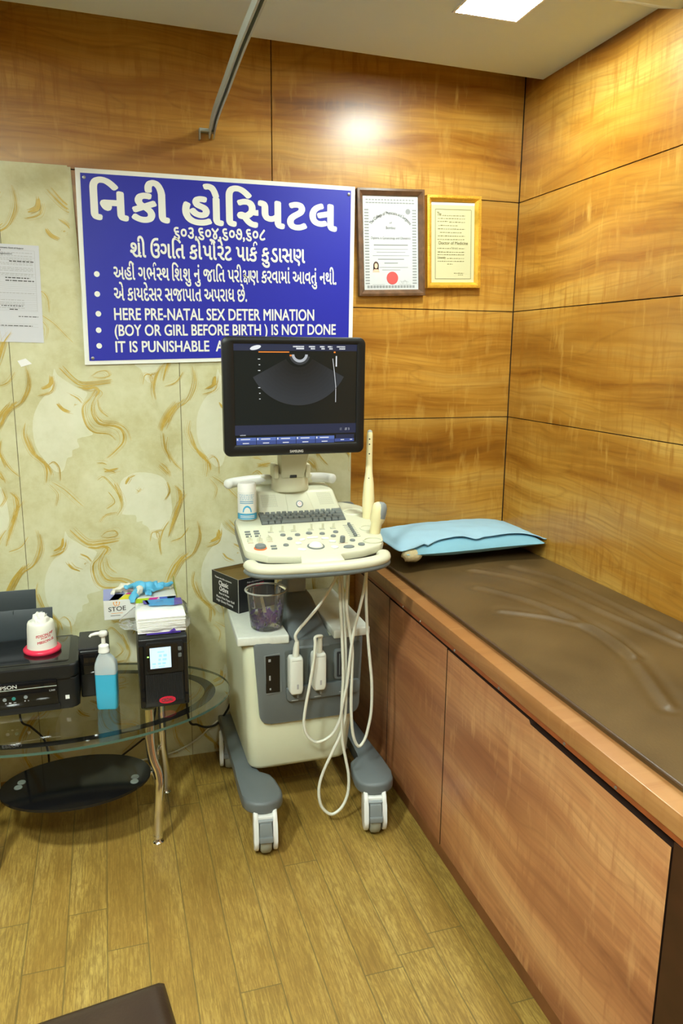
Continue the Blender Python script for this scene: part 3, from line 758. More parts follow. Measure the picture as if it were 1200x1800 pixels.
def mat_top(u, v):
    x = MX0 + (MX1 - MX0) * u; y = MY1 + (MY0 - MY1) * v
    e = min(u, 1 - u) * (MX1 - MX0); ev = min(v, 1 - v) * (MY1 - MY0) * -1
    ed = min(e, ev); r = .026
    z = .797 - (r - math.sqrt(max(0, r * r - max(0, r - ed) ** 2)) if ed < r else 0)
    z += .008 * sin(pi * u) + .006 * mnoise.noise(Vector((x * 3, y * 2.2, 0)))
    if u < .5: z -= .006 * (1 - u * 2)
    for k, f in enumerate(FS):
        d = seg_dist(f, x, y)
        z += (.0060, .0050, .0050, .0042)[k] * math.exp(-(d / .0105) ** 2) - .0028 * math.exp(-((d - .024) / .013) ** 2)
    return Vector((x, y, z))
mb = MB()
rows = 330; cols = 110
top = [[mat_top(i / cols, j / rows) for i in range(cols + 1)] for j in range(rows + 1)]
vv = [[mb.bm.verts.new(p) for p in r_] for r_ in top]
for j in range(rows):
    for i in range(cols): mb.bm.faces.new((vv[j][i], vv[j][i + 1], vv[j + 1][i + 1], vv[j + 1][i]))
ring = [vv[0][i] for i in range(cols + 1)] + [vv[j][cols] for j in range(1, rows + 1)] + [vv[rows][i] for i in range(cols - 1, -1, -1)] + [vv[j][0] for j in range(rows - 1, 0, -1)]
def skirt(prev, fn):
    cur = [mb.bm.verts.new(fn(v.co)) for v in prev]
    for i in range(len(prev)):
        k = (i + 1) % len(prev); mb.bm.faces.new((prev[i], prev[k], cur[k], cur[i]))
    return cur
c_ = Vector(((MX0 + MX1) / 2, (MY0 + MY1) / 2, 0))
def out(p, d, z):
    x = p.x + (d if p.x > MX1 - 1e-4 else -d if p.x < MX0 + 1e-4 else 0); y = p.y + (d if p.y > MY1 - 1e-4 else -d if p.y < MY0 + 1e-4 else 0)
    return Vector((x, y, z))
r1 = skirt(ring, lambda p: out(p, .004 if p.x < -.3 else 0, .768)); r2 = skirt(r1, lambda p: Vector((p.x + (.004 if p.x < MX0 else 0), p.y, MZ0)))
mb.bm.faces.new(r2)
cu = mb.build('cover', m_leather, t, smooth=50)
mb = MB()
mb.tube([(MX0 - .0035, MY0, .7665), (MX0 - .0035, MY1, .7665)], .0035, 8); mb.build('piping', leather('leatherette_piping', (.075, .042, .022), .4), t)

# pillow
m_pil = mat('pillow_blue', (.32, .52, .66), .75, bump=.10, bscale=300, var=.03, vscale=6)
m_pil_in = mat('pillow_inner_blue', (.20, .42, .54), .75, var=.05, vscale=6)
t = root('pillow', 'light blue pillow in an open case at the head of the couch', 'pillow', (-.30, -.20, .80))
PX0, PX1, PY0, PY1 = -.572, -.022, -.372, -.022
def pil(u, v, up, k=1., grow=0., zc=.832, h=.040):
    a = 2 * u - 1; b_ = 2 * v - 1
    prof = max(0., (1 - abs(a) ** 3.0)) ** .55 * max(0., (1 - abs(b_) ** 2.6)) ** .55
    x = (PX0 + PX1) / 2 + a * ((PX1 - PX0) / 2 + grow) * (1 - .05 * (1 - abs(a)) * b_ * b_) ; y = (PY0 + PY1) / 2 + b_ * ((PY1 - PY0) / 2 + grow) * (1 - .07 * a * a * 0)
    y += .012 * sin(a * 2.2)
    wv = .004 * mnoise.noise(Vector((x * 14, y * 14, up * 3)))
    return Vector((x, y, zc + up * (h * prof * k + wv * prof)))
mb = MB()
n1, n2 = 44, 32
gu = [[mb.bm.verts.new(pil(i / n1, j / n2, 1)) for i in range(n1 + 1)] for j in range(n2 + 1)]
gd = [[gu[j][i] if i in (0, n1) or j in (0, n2) else mb.bm.verts.new(pil(i / n1, j / n2, -1, .8)) for i in range(n1 + 1)] for j in range(n2 + 1)]
for g, fl in ((gu, 0), (gd, 1)):
    for j in range(n2):
        for i in range(n1): mb.bm.faces.new((g[j][i], g[j][i + 1], g[j + 1][i + 1], g[j + 1][i]))
mb.build('pillow_body', m_pil_in, t, smooth=80)
# top flap of the case, hanging a little past the front and the left
mb = MB()
def flap(u, v, lift):
    uu = -.03 + 1.055 * u; vv_ = 1.02 - .93 * v
    hem = .05 * (.5 + .5 * sin(u * 13.)) * (u > .15) + .07 * math.exp(-((u - .08) / .09) ** 2) + .05 * math.exp(-((u - .50) / .05) ** 2)
    vv_ = 1.02 - (.90 + hem - .04 * sin(pi * u)) * v
    p = pil(min(max(uu, 0), 1), min(max(vv_, 0), 1), 1)
    p.x += .020 * (uu - min(max(uu, 0), 1)) / .03
    if v > .9: p.y -= .004 * (v - .9) * 10; p.z += .003 * (v - .9) * 10
    p.z += lift + .0025 * mnoise.noise(Vector((p.x * 22, p.y * 22, 7)))
    return p
mb.grid(lambda u, v: flap(u, v, .008), 60, 36)
o = mb.build('pillowcase', m_pil, t, smooth=80)
so = o.modifiers.new('thick', 'SOLIDIFY'); so.thickness = .003; so.offset = -1
mb = MB()
p0 = (-0.5480, -0.3560, 0.8200)
mb.ball((-.545, -.352, .8225), .036, 18, 12, .60); 
for v in mb.bm.verts: v.co += Vector((1, .6, .5)) * .010 * mnoise.noise(v.co * 60)
mb.build('foam_corner', mat('foam_beige', (.55, .46, .26), .9, bump=.4, bscale=120), t, smooth=80, label='beige foam filling showing at the open corner')

# ================================================================== ULTRASOUND MACHINE
um = root('ultrasound_machine', 'cream and grey ultrasound scanner on casters with a black monitor', 'ultrasound machine', (-.955, -.35, 0))
def bodyw(z):      # half width and centre of the casing at a height
    k = (z - .17) / (.605 - .17)
    return -1.139 + (-1.152 + 1.139) * k, -.806 + (-.757 + .806) * k
m_body = m_cream_body
mb = MB()
rings = []
for z, ins in ((.168, .020), (.178, .006), (.19, .0), (.30, 0), (.42, 0), (.52, 0), (.590, 0), (.602, .004), (.606, .012)):
    a, b_ = bodyw(z); rings.append([Vector((x, y, z)) for x, y in rrect(a + ins, b_ - ins, -.478 + ins, -.030 - ins, .035, 6)])
mb.loft(rings); mb.build('casing', m_body, um, smooth=40)
# grey front panel, slightly proud of the casing
def fx(x, z):       # map panel-local fraction to the front plane
    a, b_ = bodyw(z); return a + (b_ - a) * x
mb = MB()
A_ = (-1.1240, -0.4820, 0.6200); 
pts = []
def rounded(poly, radii, n=6):
    out = []; N_ = len(poly)
    for i, (p, r) in enumerate(zip(poly, radii)):
        p = Vector((*p, 0)); a = (Vector((*poly[i - 1], 0)) - p).normalized(); b_ = (Vector((*poly[(i + 1) % N_], 0)) - p).normalized()
        if r <= 0: out.append((p.x, p.y)); continue
        for k in range(n + 1):
            t = k / n; s_ = p + a * r; e_ = p + b_ * r
            q = s_.lerp(p, t).lerp(p.lerp(e_, t), t); out.append((q.x, q.y))
    return out
pan = rounded([(-1.122, .612), (-1.104, .338), (-.776, .338), (-.766, .612)], [.012, .034, .034, .012])
mb.prism(pan, -.4905, -.476, .003, 2, M=XZ); mb.build('front_panel', m_grey, um, smooth=40)
fp = bpy.data.objects['front_panel']
# disc drive
mb = MB(); mb.prism(rounded([(-1.091, .572), (-1.084, .441), (-1.035, .446), (-1.040, .577)], [.002] * 4, 2), -.4935, -.4895, M=XZ)
mb.build('drive_surround', m_grey_mid, fp, smooth=30)
mb = MB(); mb.box(-1.086, -1.041, -.4955, -.490, .447, .571, .001, 1); mb.build('disc_drive', m_black_gloss, fp)
for a, b_, z0, z1 in ((-1.076, -1.071, .49, .506), (-1.078, -1.070, .552, .561), (-1.075, -1.070, .457, .464)):
    mb = MB(); mb.box(a, b_, -.4965, -.495, z0, z1, .0004, 1); mb.build('drive_button', mat('drive_mark', (.30, .30, .30), .4), fp)
# connector bay: raised frame and three sockets
m_bay = mat('bay_grey', (.085, .098, .092), .45)
mb = MB()
bay = rounded([(-1.025, .582), (-1.020, .416), (-.782, .420), (-.772, .590)], [.01, .012, .012, .01])
mb.prism(bay, -.4925, -.489, .0015, 2, M=XZ); mb.build('connector_bay', m_bay, fp, smooth=40)
mb = MB(); mb.prism(rounded([(-1.022, .460), (-1.020, .414), (-.780, .418), (-.778, .462)], [.008] * 4, 4), -.505, -.4905, .004, 3, M=XZ); mb.build('bay_ledge', m_grey, fp, smooth=50)
SOCK = [(-.996, .510), (-.921, .514), (-.838, .520)]
for k, (sx, sz) in enumerate(SOCK):
    mb = MB(); mb.prism(rrect(sx - .026, sx + .026, sz - .052, sz + .052, .010), -.4985, -.491, .003, 2, M=XZ); mb.build('connector_port', m_grey if k == 2 else m_bay, fp, smooth=50)
    mb = MB(); mb.prism(rrect(sx - .017, sx + .017, sz - .043, sz + .043, .004), -.5000, -.4983, M=XZ); 
    mb.mi = 1
    for q in (-.008, 0, .008): mb.box(sx + q - .0012, sx + q + .0012, -.5010, -.4998, sz - .036, sz + .036)
    mb.build('socket', [m_black_mat, m_grey_mid], fp, smooth=0)
    mb = MB(); mb.cyl((sx + .006, -.495, sz - .066), (sx + .006, -.514, sz - .066), .010, .009, 18); mb.box(sx + .003, sx + .009, -.524, -.512, sz - .078, sz - .054, .002, 2); mb.build('lock_knob', m_grey_mid, fp)
    mb = MB(); write(mb, ('A', 'B', 'C')[k] + '\u2013', (sx - .008, -.5052, sz - .092), (sx + .010, -.5052, sz - .092), .009, lift=.0004, **UPN) if False else mb.box(sx - .010, sx + .012, -.5056, -.5048, sz - .094, sz - .0925)
    mb.build('port_mark', mat('port_legend', (.45, .46, .44), .5), fp, smooth=0)
# white boards lying on top of the casing, either side of the column
m_slab = mat('slab_white', (.64, .67, .61), .55, bump=.25, bscale=45, var=.05, vscale=30)
mb = MB(); mb.hexa([(-1.172, -.482, .607), (-1.010, -.496, .607), (-1.010, -.06, .607), (-1.150, -.06, .607)], [(-1.172, -.482, .636), (-1.010, -.496, .636), (-1.010, -.06, .636), (-1.150, -.06, .636)], .005, 3)
mb.build('top_board', m_slab, um, smooth=40)
mb = MB(); mb.hexa([(-.866, -.500, .607), (-.742, -.495, .607), (-.742, -.06, .607), (-.866, -.06, .607)], [(-.866, -.500, .636), (-.742, -.495, .636), (-.742, -.06, .636), (-.866, -.06, .636)], .005, 3)
mb.build('top_board', m_slab, um, smooth=40)
# column and its skirt
mb = MB()
rings = []
for z, x0, x1, y0 in ((.585, -1.006, -.868, -.494), (.600, -1.006, -.868, -.486), (.618, -.999, -.872, -.440), (.66, -.994, -.882, -.385), (.700, -.992, -.895, -.352), (.716, -.988, -.905, -.345), (.722, -.982, -.911, -.340)):
    rings.append([Vector((x, y, z)) for x, y in rrect(x0, x1, y0, -.20, .016, 5)])
mb.loft(rings); mb.build('column_skirt', m_grey, um, smooth=50)
mb = MB(); mb.prism(rrect(-.980, -.914, -.336, -.255, .010), .70, .905, M=None); mb.build('lift_column', m_grey_lt, um, smooth=40)

# legs and casters
def leg_poly(s, cx):
    """outline of a floor arm: a rounded toe in front, narrower along the casing side"""
    o = [(.058, -.04), (.058, -.42), (.062, -.50), (.062, -.59)] + [(.062 * cos(a), -.600 - .054 * sin(a)) for a in [pi * k / 12 for k in range(1, 12)]] + [(-.062, -.59), (-.056, -.53), (-.046, -.495), (-.020, -.470), (.0, -.465), (.0, -.04)]
    return [(cx + s * -x, y) for x, y in o]
for s, cx in ((1, -1.122), (-1, -.757)):
    p = leg_poly(s, cx)
    if s < 0: p = p[::-1]
    mb = MB(); mb.prism(p, .128, .168, .010, 3); lg = mb.build('floor_arm', m_grey, um, smooth=50)
    for y in (-.630, -.118):
        cxx = cx + ((0 if s > 0 else -.010) if y < -.3 else -s * .030)
        c = root('caster', '', '', (0, 0, 0)); 
        del c['label']; del c['category']
        c.parent = um; c.location = (cxx + .955, y + .35, 0); WM[c] = Matrix.Translation((cxx, y, 0))
        ang = radians(-7 if s > 0 else -12)
        Mz = Matrix.Translation((cxx, y, 0)) @ Matrix.Rotation(ang, 4, 'Z')
        mb = MB(); Mw = Mz @ Matrix.Translation((0, -.010, .052)) @ Matrix.Rotation(pi / 2, 4, 'Y')
        mb.lathe([(.012, -.017), (.044, -.017), (.0505, -.012), (.052, 0), (.0505, .012), (.044, .017), (.012, .017)], n=40, M=Mw); mb.build('wheel', mat('tyre_greygreen', (.30, .31, .25), .5), c, smooth=50)
        mb = MB()
        side = [(-.040 + .0, .012 + .0)]
        def capsule(zc0, zc1, r0, r1, y0_, y1_, n=14):
            return [(y0_ + r0 * cos(a), zc0 + r0 * sin(a)) for a in [pi + pi * k / n for k in range(n + 1)]] + [(y1_ + r1 * cos(a), zc1 + r1 * sin(a)) for a in [pi * k / n for k in range(n + 1)]]
        cap_ = capsule(.055, .105, .046, .036, -.010, -.002)
        for sx in (-1, 1):
            MM = Mz @ Matrix(((0, 0, 1, 0), (1, 0, 0, 0), (0, 1, 0, 0), (0, 0, 0, 1)))
            lo, hi = (.0215, .036) if sx > 0 else (-.036, -.0215)
            mb.prism(cap_, lo, hi, .004, 2, M=MM)
        vs = mb.box(-.030, .030, -.030, .026, .112, .127, .003, 2, M=Mz)
        mb.build('caster_fork', m_white, c, smooth=50)
        mb = MB(); mb.hexa([Mz @ Vector(q) for q in ((-.020, -.062, .066), (.020, -.062, .066), (.020, -.040, .074), (-.020, -.040, .074))], [Mz @ Vector(q) for q in ((-.0185, -.046, .112), (.0185, -.046, .112), (.0185, -.026, .112), (-.0185, -.026, .112))], .002, 2)
        mb.hexa([Mz @ Vector(q) for q in ((-.0205, -.068, .062), (.0205, -.068, .062), (.0205, -.050, .060), (-.0205, -.050, .060))], [Mz @ Vector(q) for q in ((-.0205, -.066, .078), (.0205, -.066, .078), (.0205, -.052, .078), (-.0205, -.052, .078))], .002, 2)
        mb.build('brake_pedal', m_grey_mid, c, smooth=40)
        mb = MB(); mb.box(-.022, .022, -.040, -.024, .112, .118, .001, 1, M=Mz); mb.build('pedal_hinge', m_grey_lt, c)

# ---- console
def cz(y, dz=0.): return .945 + .11 * (y + .63) + dz
CN = Vector((0, -.11, 1)).normalized()
top_out = rounded([(-1.1473, -0.3230, 0.9788)[:2], (-1.1659, -0.6122, 0.9470)[:2], (-1.1099, -0.6590, 0.9418)[:2], (-1.0189, -0.6765, 0.9399)[:2], (-1.0137, -0.6753, 0.9400)[:2], (-0.9040, -0.6851, 0.9389)[:2], (-0.8871, -0.6747, 0.9401)[:2], (-0.8245, -0.6634, 0.9413)[:2], (-0.7553, -0.6284, 0.9452)[:2], (-0.7346, -0.5770, 0.9508)[:2], (-0.7141, -0.4735, 0.9622)[:2], (-0.6932, -0.2525, 0.9865)[:2], (-0.7520, -0.2027, 0.9920)[:2], (-1.0767, -0.2204, 0.9901)[:2]],
                  [.03, .02, .004, .002, .002, .002, .004, .01, .018, .012, .01, .03, .005, .02], 5)
def scaled(poly, k, dy=0.):
    cx = sum(p[0] for p in poly) / len(poly); cy = sum(p[1] for p in poly) / len(poly)
    return [(cx + (p[0] - cx) * k, cy + (p[1] - cy) * k + dy) for p in poly]
mb = MB()
rings = []
for k, dz in ((.965, -.024), (.992, -.022), (1., -.017), (1., -.006), (.992, -.001), (.98, 0.)):
    rings.append([Vector((x, y, cz(y, dz))) for x, y in scaled(top_out, k)])
mb.loft(rings); cp = mb.build('control_panel', m_cream, um, smooth=45)
# grey tray under the panel
tray = rounded([(-1.1451, -0.2849, 0.9630)[:2], (-1.1700, -0.6512, 0.9227)[:2], (-0.7691, -0.6476, 0.9231)[:2], (-0.6956, -0.4450, 0.9453)[:2], (-0.6873, -0.1328, 0.9797)[:2], (-1.0618, -0.1385, 0.9791)[:2]], [.02, .03, .03, .02, .02, .02], 5)
mb = MB(); rings = []
for k, dz in ((.80, -.085), (.93, -.074), (.985, -.055), (.985, -.024), (.95, -.022)):
    rings.append([Vector((x, y, cz(y, dz * (1 if y < -.4 else 1)))) for x, y in scaled(tray, k, .010)])
mb.loft(rings); mb.build('console_tray', m_grey, um, smooth=50)
# front grip: cream rail over a grey strip, joined to the panel by a tongue
HL = [(-1.158, -.630, .915), (-1.148, -.676, .913), (-1.108, -.697, .911), (-1.02, -.706, .910), (-.95, -.708, .910), (-.88, -.706, .910), (-.812, -.696, .912), (-.770, -.674, .915), (-.757, -.636, .919)]
def grip(mb, off, rz, rx, per=6):
    pts = spline(HL, per); rings = []
    for i, p in enumerate(pts):
        tt = (pts[min(i + 1, len(pts) - 1)] - pts[max(i - 1, 0)]); tt.z = 0; tt.normalize(); nn = Vector((tt.y, -tt.x, 0))
        e = min(i, len(pts) - 1 - i); k = min(1., .55 + .225 * e)
        rings.append([p + nn * (rx * k * cos(a)) + Vector((0, 0, off + rz * k * sin(a))) for a in [2 * pi * q / 16 for q in range(16)]])
    mb.loft(rings)
mb = MB(); grip(mb, 0, .0155, .021); mb.build('front_grip', m_cream, um, smooth=60)
mb = MB(); grip(mb, -.016, .0105, .0205); mb.build('grip_underside', m_grey, um, smooth=60)
mb = MB()
ta, tb, tc_, td = (-1.0179, -0.6723, 0.9403), (-0.9014, -0.6765, 0.9399), (-0.8950, -0.6900, 0.9160), (-1.0240, -0.6900, 0.9190)
mb.hexa([(ta[0], ta[1], cz(ta[1], -.022)), (tb[0], tb[1], cz(tb[1], -.022)), (tc_[0], -.700, .905), (td[0], -.700, .905)], [(ta[0], ta[1], cz(ta[1], .0012)), (tb[0], tb[1], cz(tb[1], .0012)), (tc_[0], -.706, .9258), (td[0], -.706, .9258)], .003, 2)
mb.build('palm_tongue', m_cream, um, smooth=50)

# keyboard
KB = [Vector((-1.0602, -0.2549, 0.9903)), Vector((-0.7753, -0.2585, 0.9899)), Vector((-0.7964, -0.3968, 0.9747)), Vector((-1.0739, -0.3992, 0.9744))]
def kbp(u, v, dz=0.):
    p = KB[0].lerp(KB[1], u).lerp(KB[3].lerp(KB[2], u), v); return p + CN * dz
mb = MB()
mb.hexa([kbp(0, 0, -.006), kbp(1, 0, -.006), kbp(1, 1, -.006), kbp(0, 1, -.006)], [kbp(0, 0, -.0025), kbp(1, 0, -.0025), kbp(1, 1, -.0025), kbp(0, 1, -.0025)])
rowsk = [[1] * 15, [1] * 13 + [2], [1.5] + [1] * 12 + [1.5], [1.8] + [1] * 11 + [2.2], [1.2, 1.1, 1.1, 5.6, 1.1, 1.1, 1.2, 1.2, 1.4]]
mb.mi = 1
for r_, row in enumerate(rowsk):
    tot = sum(row); x = 0
    for w in row:
        g = .06; u0, u1 = (x + g) / tot, (x + w - g) / tot; v0, v1 = (r_ + .07) / 5, (r_ + .93) / 5
        s_ = .10 / tot; t_ = .10 / 5
        mb.hexa([kbp(u0, v0, -.003), kbp(u1, v0, -.003), kbp(u1, v1, -.003), kbp(u0, v1, -.003)], [kbp(u0 + s_, v0 + t_, .004), kbp(u1 - s_, v0 + t_, .004), kbp(u1 - s_, v1 - t_, .004), kbp(u0 + s_, v1 - t_, .004)])
        x += w
mb.build('keyboard', [mat('kb_base', (.06, .066, .068), .6), mat('kb_key', (.14, .158, .155), .5)], um, smooth=0)

# controls
Mc = Matrix.Rotation(math.atan(.11), 4, 'X')
def at(p): return Matrix.Translation(p) @ Mc
m_btnw = mat('button_white', (.80, .80, .80), .35)
m_orange = mat('orange_ring', (.80, .16, .04), .4)
for p in ((-1.1305, -0.4578, 0.9639), (-1.1324, -0.4797, 0.9615), (-1.1338, -0.4998, 0.9593), (-1.1033, -0.4575, 0.9640), (-1.1047, -0.4781, 0.9617), (-1.1063, -0.4998, 0.9593), (-1.0783, -0.5917, 0.9492), (-1.0803, -0.6124, 0.9469)):
    mb = MB(); mb.prism(rrect(-.0088, .0088, -.0034, .0034, .003, 4), 0, .0042, .0012, 2, M=at(p)); mb.build('button', m_grey_mid, cp, smooth=50)
for p, sx, sy in (((-1.0303, -0.5035, 0.9589), 1, 1), ((-0.9864, -0.5100, 0.9582), 1, 1), ((-1.0174, -0.5384, 0.9551), 1, 1), ((-1.0406, -0.5893, 0.9495), 1, 1), ((-0.9479, -0.5015, 0.9591), 1.2, 1.1), ((-0.9095, -0.5127, 0.9579), 1, 1), ((-0.8640, -0.5047, 0.9588), 1, 1), ((-0.8820, -0.5395, 0.9550), 1, 1), ((-0.8355, -0.5857, 0.9499), 1, 1), ((-0.8198, -0.6231, 0.9458), 1.25, 1.2), ((-0.8629, -0.6362, 0.9443), 2.0, 1.15)):
    mb = MB(); mb.lathe([(.0082, 0), (.0082, .003), (.0070, .0044), (0, .0046)], n=24, M=at(p), sx=sx, sy=sy); mb.build('button', m_grey_mid, cp, smooth=50)
for p, sx, sy, a in (((-0.9829, -0.5543, 0.9533), .009, .005, 25), ((-1.0012, -0.5823, 0.9503), .0085, .007, 5), ((-1.0040, -0.6339, 0.9446), .012, .0065, -30), ((-0.9482, -0.5426, 0.9546), .017, .0042, 0), ((-0.9127, -0.5557, 0.9532), .011, .005, -15), ((-0.8981, -0.5849, 0.9500), .010, .006, -25), ((-0.9051, -0.6320, 0.9448), .009, .010, 25)):
    mb = MB(); mb.prism(rrect(-sx, sx, -sy, sy, min(sx, sy) * .6, 4), 0, .0042, .0012, 2, M=at(p) @ Matrix.Rotation(radians(a), 4, 'Z')); mb.build('button', m_btnw, cp, smooth=50, label='white button by the trackball')
for p in ((-1.1374, -0.5373, 0.9552), (-1.1086, -0.5378, 0.9551), (-1.0791, -0.5359, 0.9554)):
    mb = MB(); mb.lathe([(.0085, 0), (.0078, .008), (.0060, .010), (0, .010)], n=20, M=at(p)); mb.box(-.0022, .0022, -.0085, .0085, .008, .016, .001, 2, M=at(p)); mb.build('knob', m_cream, cp, smooth=50)
    mb = MB(); mb.box(-.008, .008, -.0155, -.0138, 0, .0008, M=at(p)); mb.build('legend', mat('legend_rust', (.40, .22, .12), .6), cp, smooth=0)
for p in ((-1.0607, -0.4652, 0.9631), (-1.0263, -0.4662, 0.9630), (-0.9898, -0.4675, 0.9629), (-0.9344, -0.4641, 0.9632), (-0.8980, -0.4653, 0.9631), (-0.8623, -0.4635, 0.9633)):
    mb = MB(); mb.prism(rrect(-.008, .008, -.004, .004, .0035), 0, .003, .001, 1, M=at(p)); mb.prism(rrect(.000, .0065, -.0035, .0035, .003), .002, .019, .0012, 2, M=at(p)); mb.build('toggle', m_cream, cp, smooth=50)
    mb = MB(); mb.box(-.009, .009, -.0085, -.007, 0, .0007, M=at(p)); mb.build('legend', m_grey_mid, cp, smooth=0)
p = (-1.1181, -0.5983, 0.9485)
mb = MB(); mb.lathe([(.0185, 0), (.0185, .0022), (.0165, .003), (0, .003)], n=36, M=at(p)); mb.build('dial_ring', m_orange, cp)
mb = MB(); mb.lathe([(.0160, .002), (.0158, .009), (.0145, .0105), (.004, .0100), (0, .0112)], n=36, M=at(p)); mb.build('dial', m_grey_mid, cp)
p = (-0.9565, -0.6123, 0.9469)
mb = MB(); mb.lathe([(.0260, 0), (.0255, .0025), (.0215, .0030), (.0205, .001)], n=40, M=at(p)); mb.build('trackball_ring', m_grey_mid, cp)
mb = MB(); mb.lathe([(.0212 * cos(a), .0005 + .0150 * sin(a)) for a in [pi / 2 * k / 10 for k in range(11)]], n=36, M=at(p)); mb.build('trackball', mat('ball_white', (.82, .81, .70), .12), cp, smooth=80)
p = (-0.8692, -0.5923, 0.9491)
mb = MB(); mb.lathe([(.0078, 0), (.0074, .018), (.006, .0195), (0, .0195)], n=24, M=at(p)); mb.build('knob', m_grey_mid, cp, label='grey upright gain knob')
mb = MB(); mb.box(-.014, .014, -.010, -.0086, 0, .0007, M=at(p)); mb.build('legend', mat('legend_rust', (.40, .22, .12), .6), cp, smooth=0)
s0, s1 = Vector((-0.8034, -0.4464, 0.9652)), Vector((-0.8145, -0.5519, 0.9536))
for k in range(8):
    p = s0.lerp(s1, k / 7)
    mb = MB(); mb.box(-.019, .016, -.0008, .0008, 0, .0006, M=at(p)); mb.build('slot', m_grey, cp, smooth=0)
    mb = MB(); mb.box(-.0042, .0042, -.0036, .0036, .0004, .0085, .001, 2, M=at(p)); mb.build('slider', m_grey_mid, cp)
# cup holder ring and hollow, probe holder
p = (-0.7482, -0.3201, 0.9791)
mb = MB(); mb.lathe([(.030, .000), (.034, .004), (.038, .003), (.040, -.006)], n=36, M=at(p), sx=1.0, sy=.86, cap=False); mb.build('cup_ring', m_cream, cp, smooth=80)
mb = MB(); mb.lathe([(.0305, .0012), (.0285, .0010), (0, .0008)], n=36, M=at(p), sx=1.0, sy=.86); mb.build('cup_hollow', mat('cup_inside', (.52, .51, .38), .5), cp)
p = (-0.7758, -0.5998, 0.9483)
mb = MB(); mb.lathe([(.0, -.045), (.022, -.045), (.025, -.004), (.0265, .004), (.030, .004), (.033, -.008), (.030, -.03)], n=32, M=at(p), sx=1., sy=.8, cap=False); mb.build('probe_holder', m_cream, cp, smooth=60)
p = (-0.7537, -0.4885, 0.9606)
mb = MB(); mb.lathe([(.0, -.045), (.020, -.045), (.021, -.004), (.0225, .003), (.026, .003), (.029, -.008), (.026, -.03)], n=32, M=at(p), cap=False); mb.build('probe_holder', m_cream, cp, smooth=60)
# raised rear of the console with two speaker grilles and the power button
bk = [(-1.0581, -0.2236, 0.9897), (-0.7599, -0.2282, 0.9892)]
mb = MB()
rb = [Vector((-1.045, -.292, .955)), Vector((-.768, -.286, .955)), Vector((-.790, -.13, .955)), Vector((-1.055, -.13, .955))]
rt = [Vector((-1.066, -.250, 1.035)), Vector((-.800, -.246, 1.035)), Vector((-.812, -.15, 1.064)), Vector((-1.060, -.15, 1.064))]
mb.hexa([Vector((-1.060, -.315, .955)), Vector((-.772, -.310, .955)), Vector((-.772, -.10, .955)), Vector((-1.060, -.10, .955))], [Vector((-1.068, -.268, 1.052)), Vector((-.803, -.264, 1.052)), Vector((-.806, -.14, 1.066)), Vector((-1.066, -.14, 1.066))], .010, 3)
mb.build('console_back', m_cream, um, smooth=45)
def sl(u, v, d=.0):   # point on the sloping front of the console back
    a = Vector((-1.060, -.315, .955)); b_ = Vector((-.772, -.310, .955)); c = Vector((-.803, -.264, 1.052)); d_ = Vector((-1.068, -.268, 1.052))
    p = a.lerp(b_, u).lerp(d_.lerp(c, u), v); nn = (b_ - a).cross(d_ - a).normalized(); return p + nn * d
for u0, u1 in ((.05, .24), (.76, .94)):
    mb = MB(); nrow, ncol = 9, 13
    for i in range(ncol):
        for j in range(nrow):
            u = u0 + (u1 - u0) * (i + .5) / ncol; v = .50 + .40 * (j + .5) / nrow; du = .0022; dv = .011
            mb.poly([sl(u - du, v - dv, .0006), sl(u + du, v - dv, .0006), sl(u + du, v + dv, .0006), sl(u - du, v + dv, .0006)])
    mb.build('speaker_grille', mat('grille_hole', (.22, .21, .15), .7), um, smooth=0)
mb = MB(); mb.hexa([sl(.33, .02, -.01), sl(.68, .02, -.01), sl(.64, .98, -.01), sl(.37, .98, -.01)], [sl(.33, .04, .004), sl(.68, .04, .004), sl(.64, .96, .004), sl(.37, .96, .004)], .003, 2)
mb.build('neck_plinth', m_cream, um, smooth=50)
pp = sl(.505, .55, .004); Mp = Matrix.Translation(pp) @ (sl(.5, .5, 1) - sl(.5, .5, 0)).to_track_quat('Z', 'Y').to_matrix().to_4x4()
mb = MB(); mb.lathe([(.012, 0), (.012, .002), (.0095, .003), (.009, .0015)], n=28, M=Mp, cap=False); mb.build('power_ring', m_grey_lt, um)
mb = MB(); mb.lathe([(.009, 0), (.0085, .0022), (0, .0026)], n=28, M=Mp); pb = mb.build('power_button', m_btnw, um)
mb = MB(); mb.mi = 0
arc = [(.0038 * cos(radians(a)), .0038 * sin(radians(a))) for a in range(120, 421, 20)]
V, F = ribbon2d(arc, .0010); V2, F2 = ribbon2d([(0, .0016), (0, .0056)], .0010); F += [tuple(i + len(V) for i in f) for f in F2]; V += V2
vs = [mb.bm.verts.new(Mp @ Vector((v.x, v.y, .0029))) for v in V]
for f in F: mb.bm.faces.new([vs[i] for i in f])
mb.build('power_symbol', m_orange, pb, smooth=0)
# rear carrying bar
for s_, pts in ((-1, [(-1.02, -.205, 1.083), (-1.08, -.215, 1.083), (-1.135, -.235, 1.081), (-1.160, -.262, 1.080)]), (1, [(-.875, -.205, 1.083), (-.83, -.21, 1.083), (-.805, -.225, 1.082), (-.795, -.245, 1.081)])):
    ps = spline(pts, 6); n_ = len(ps)
    mb = MB(); mb.tube(ps, [.0165 if i < n_ - 2 else (.014 if i == n_ - 2 else .008) for i in range(n_)], 16); mb.build('rear_grip', m_white, um, smooth=60)
mb = MB(); mb.box(-1.045, -.86, -.222, -.188, 1.066, 1.098, .008, 3); mb.build('grip_mount', m_cream, um, smooth=50)
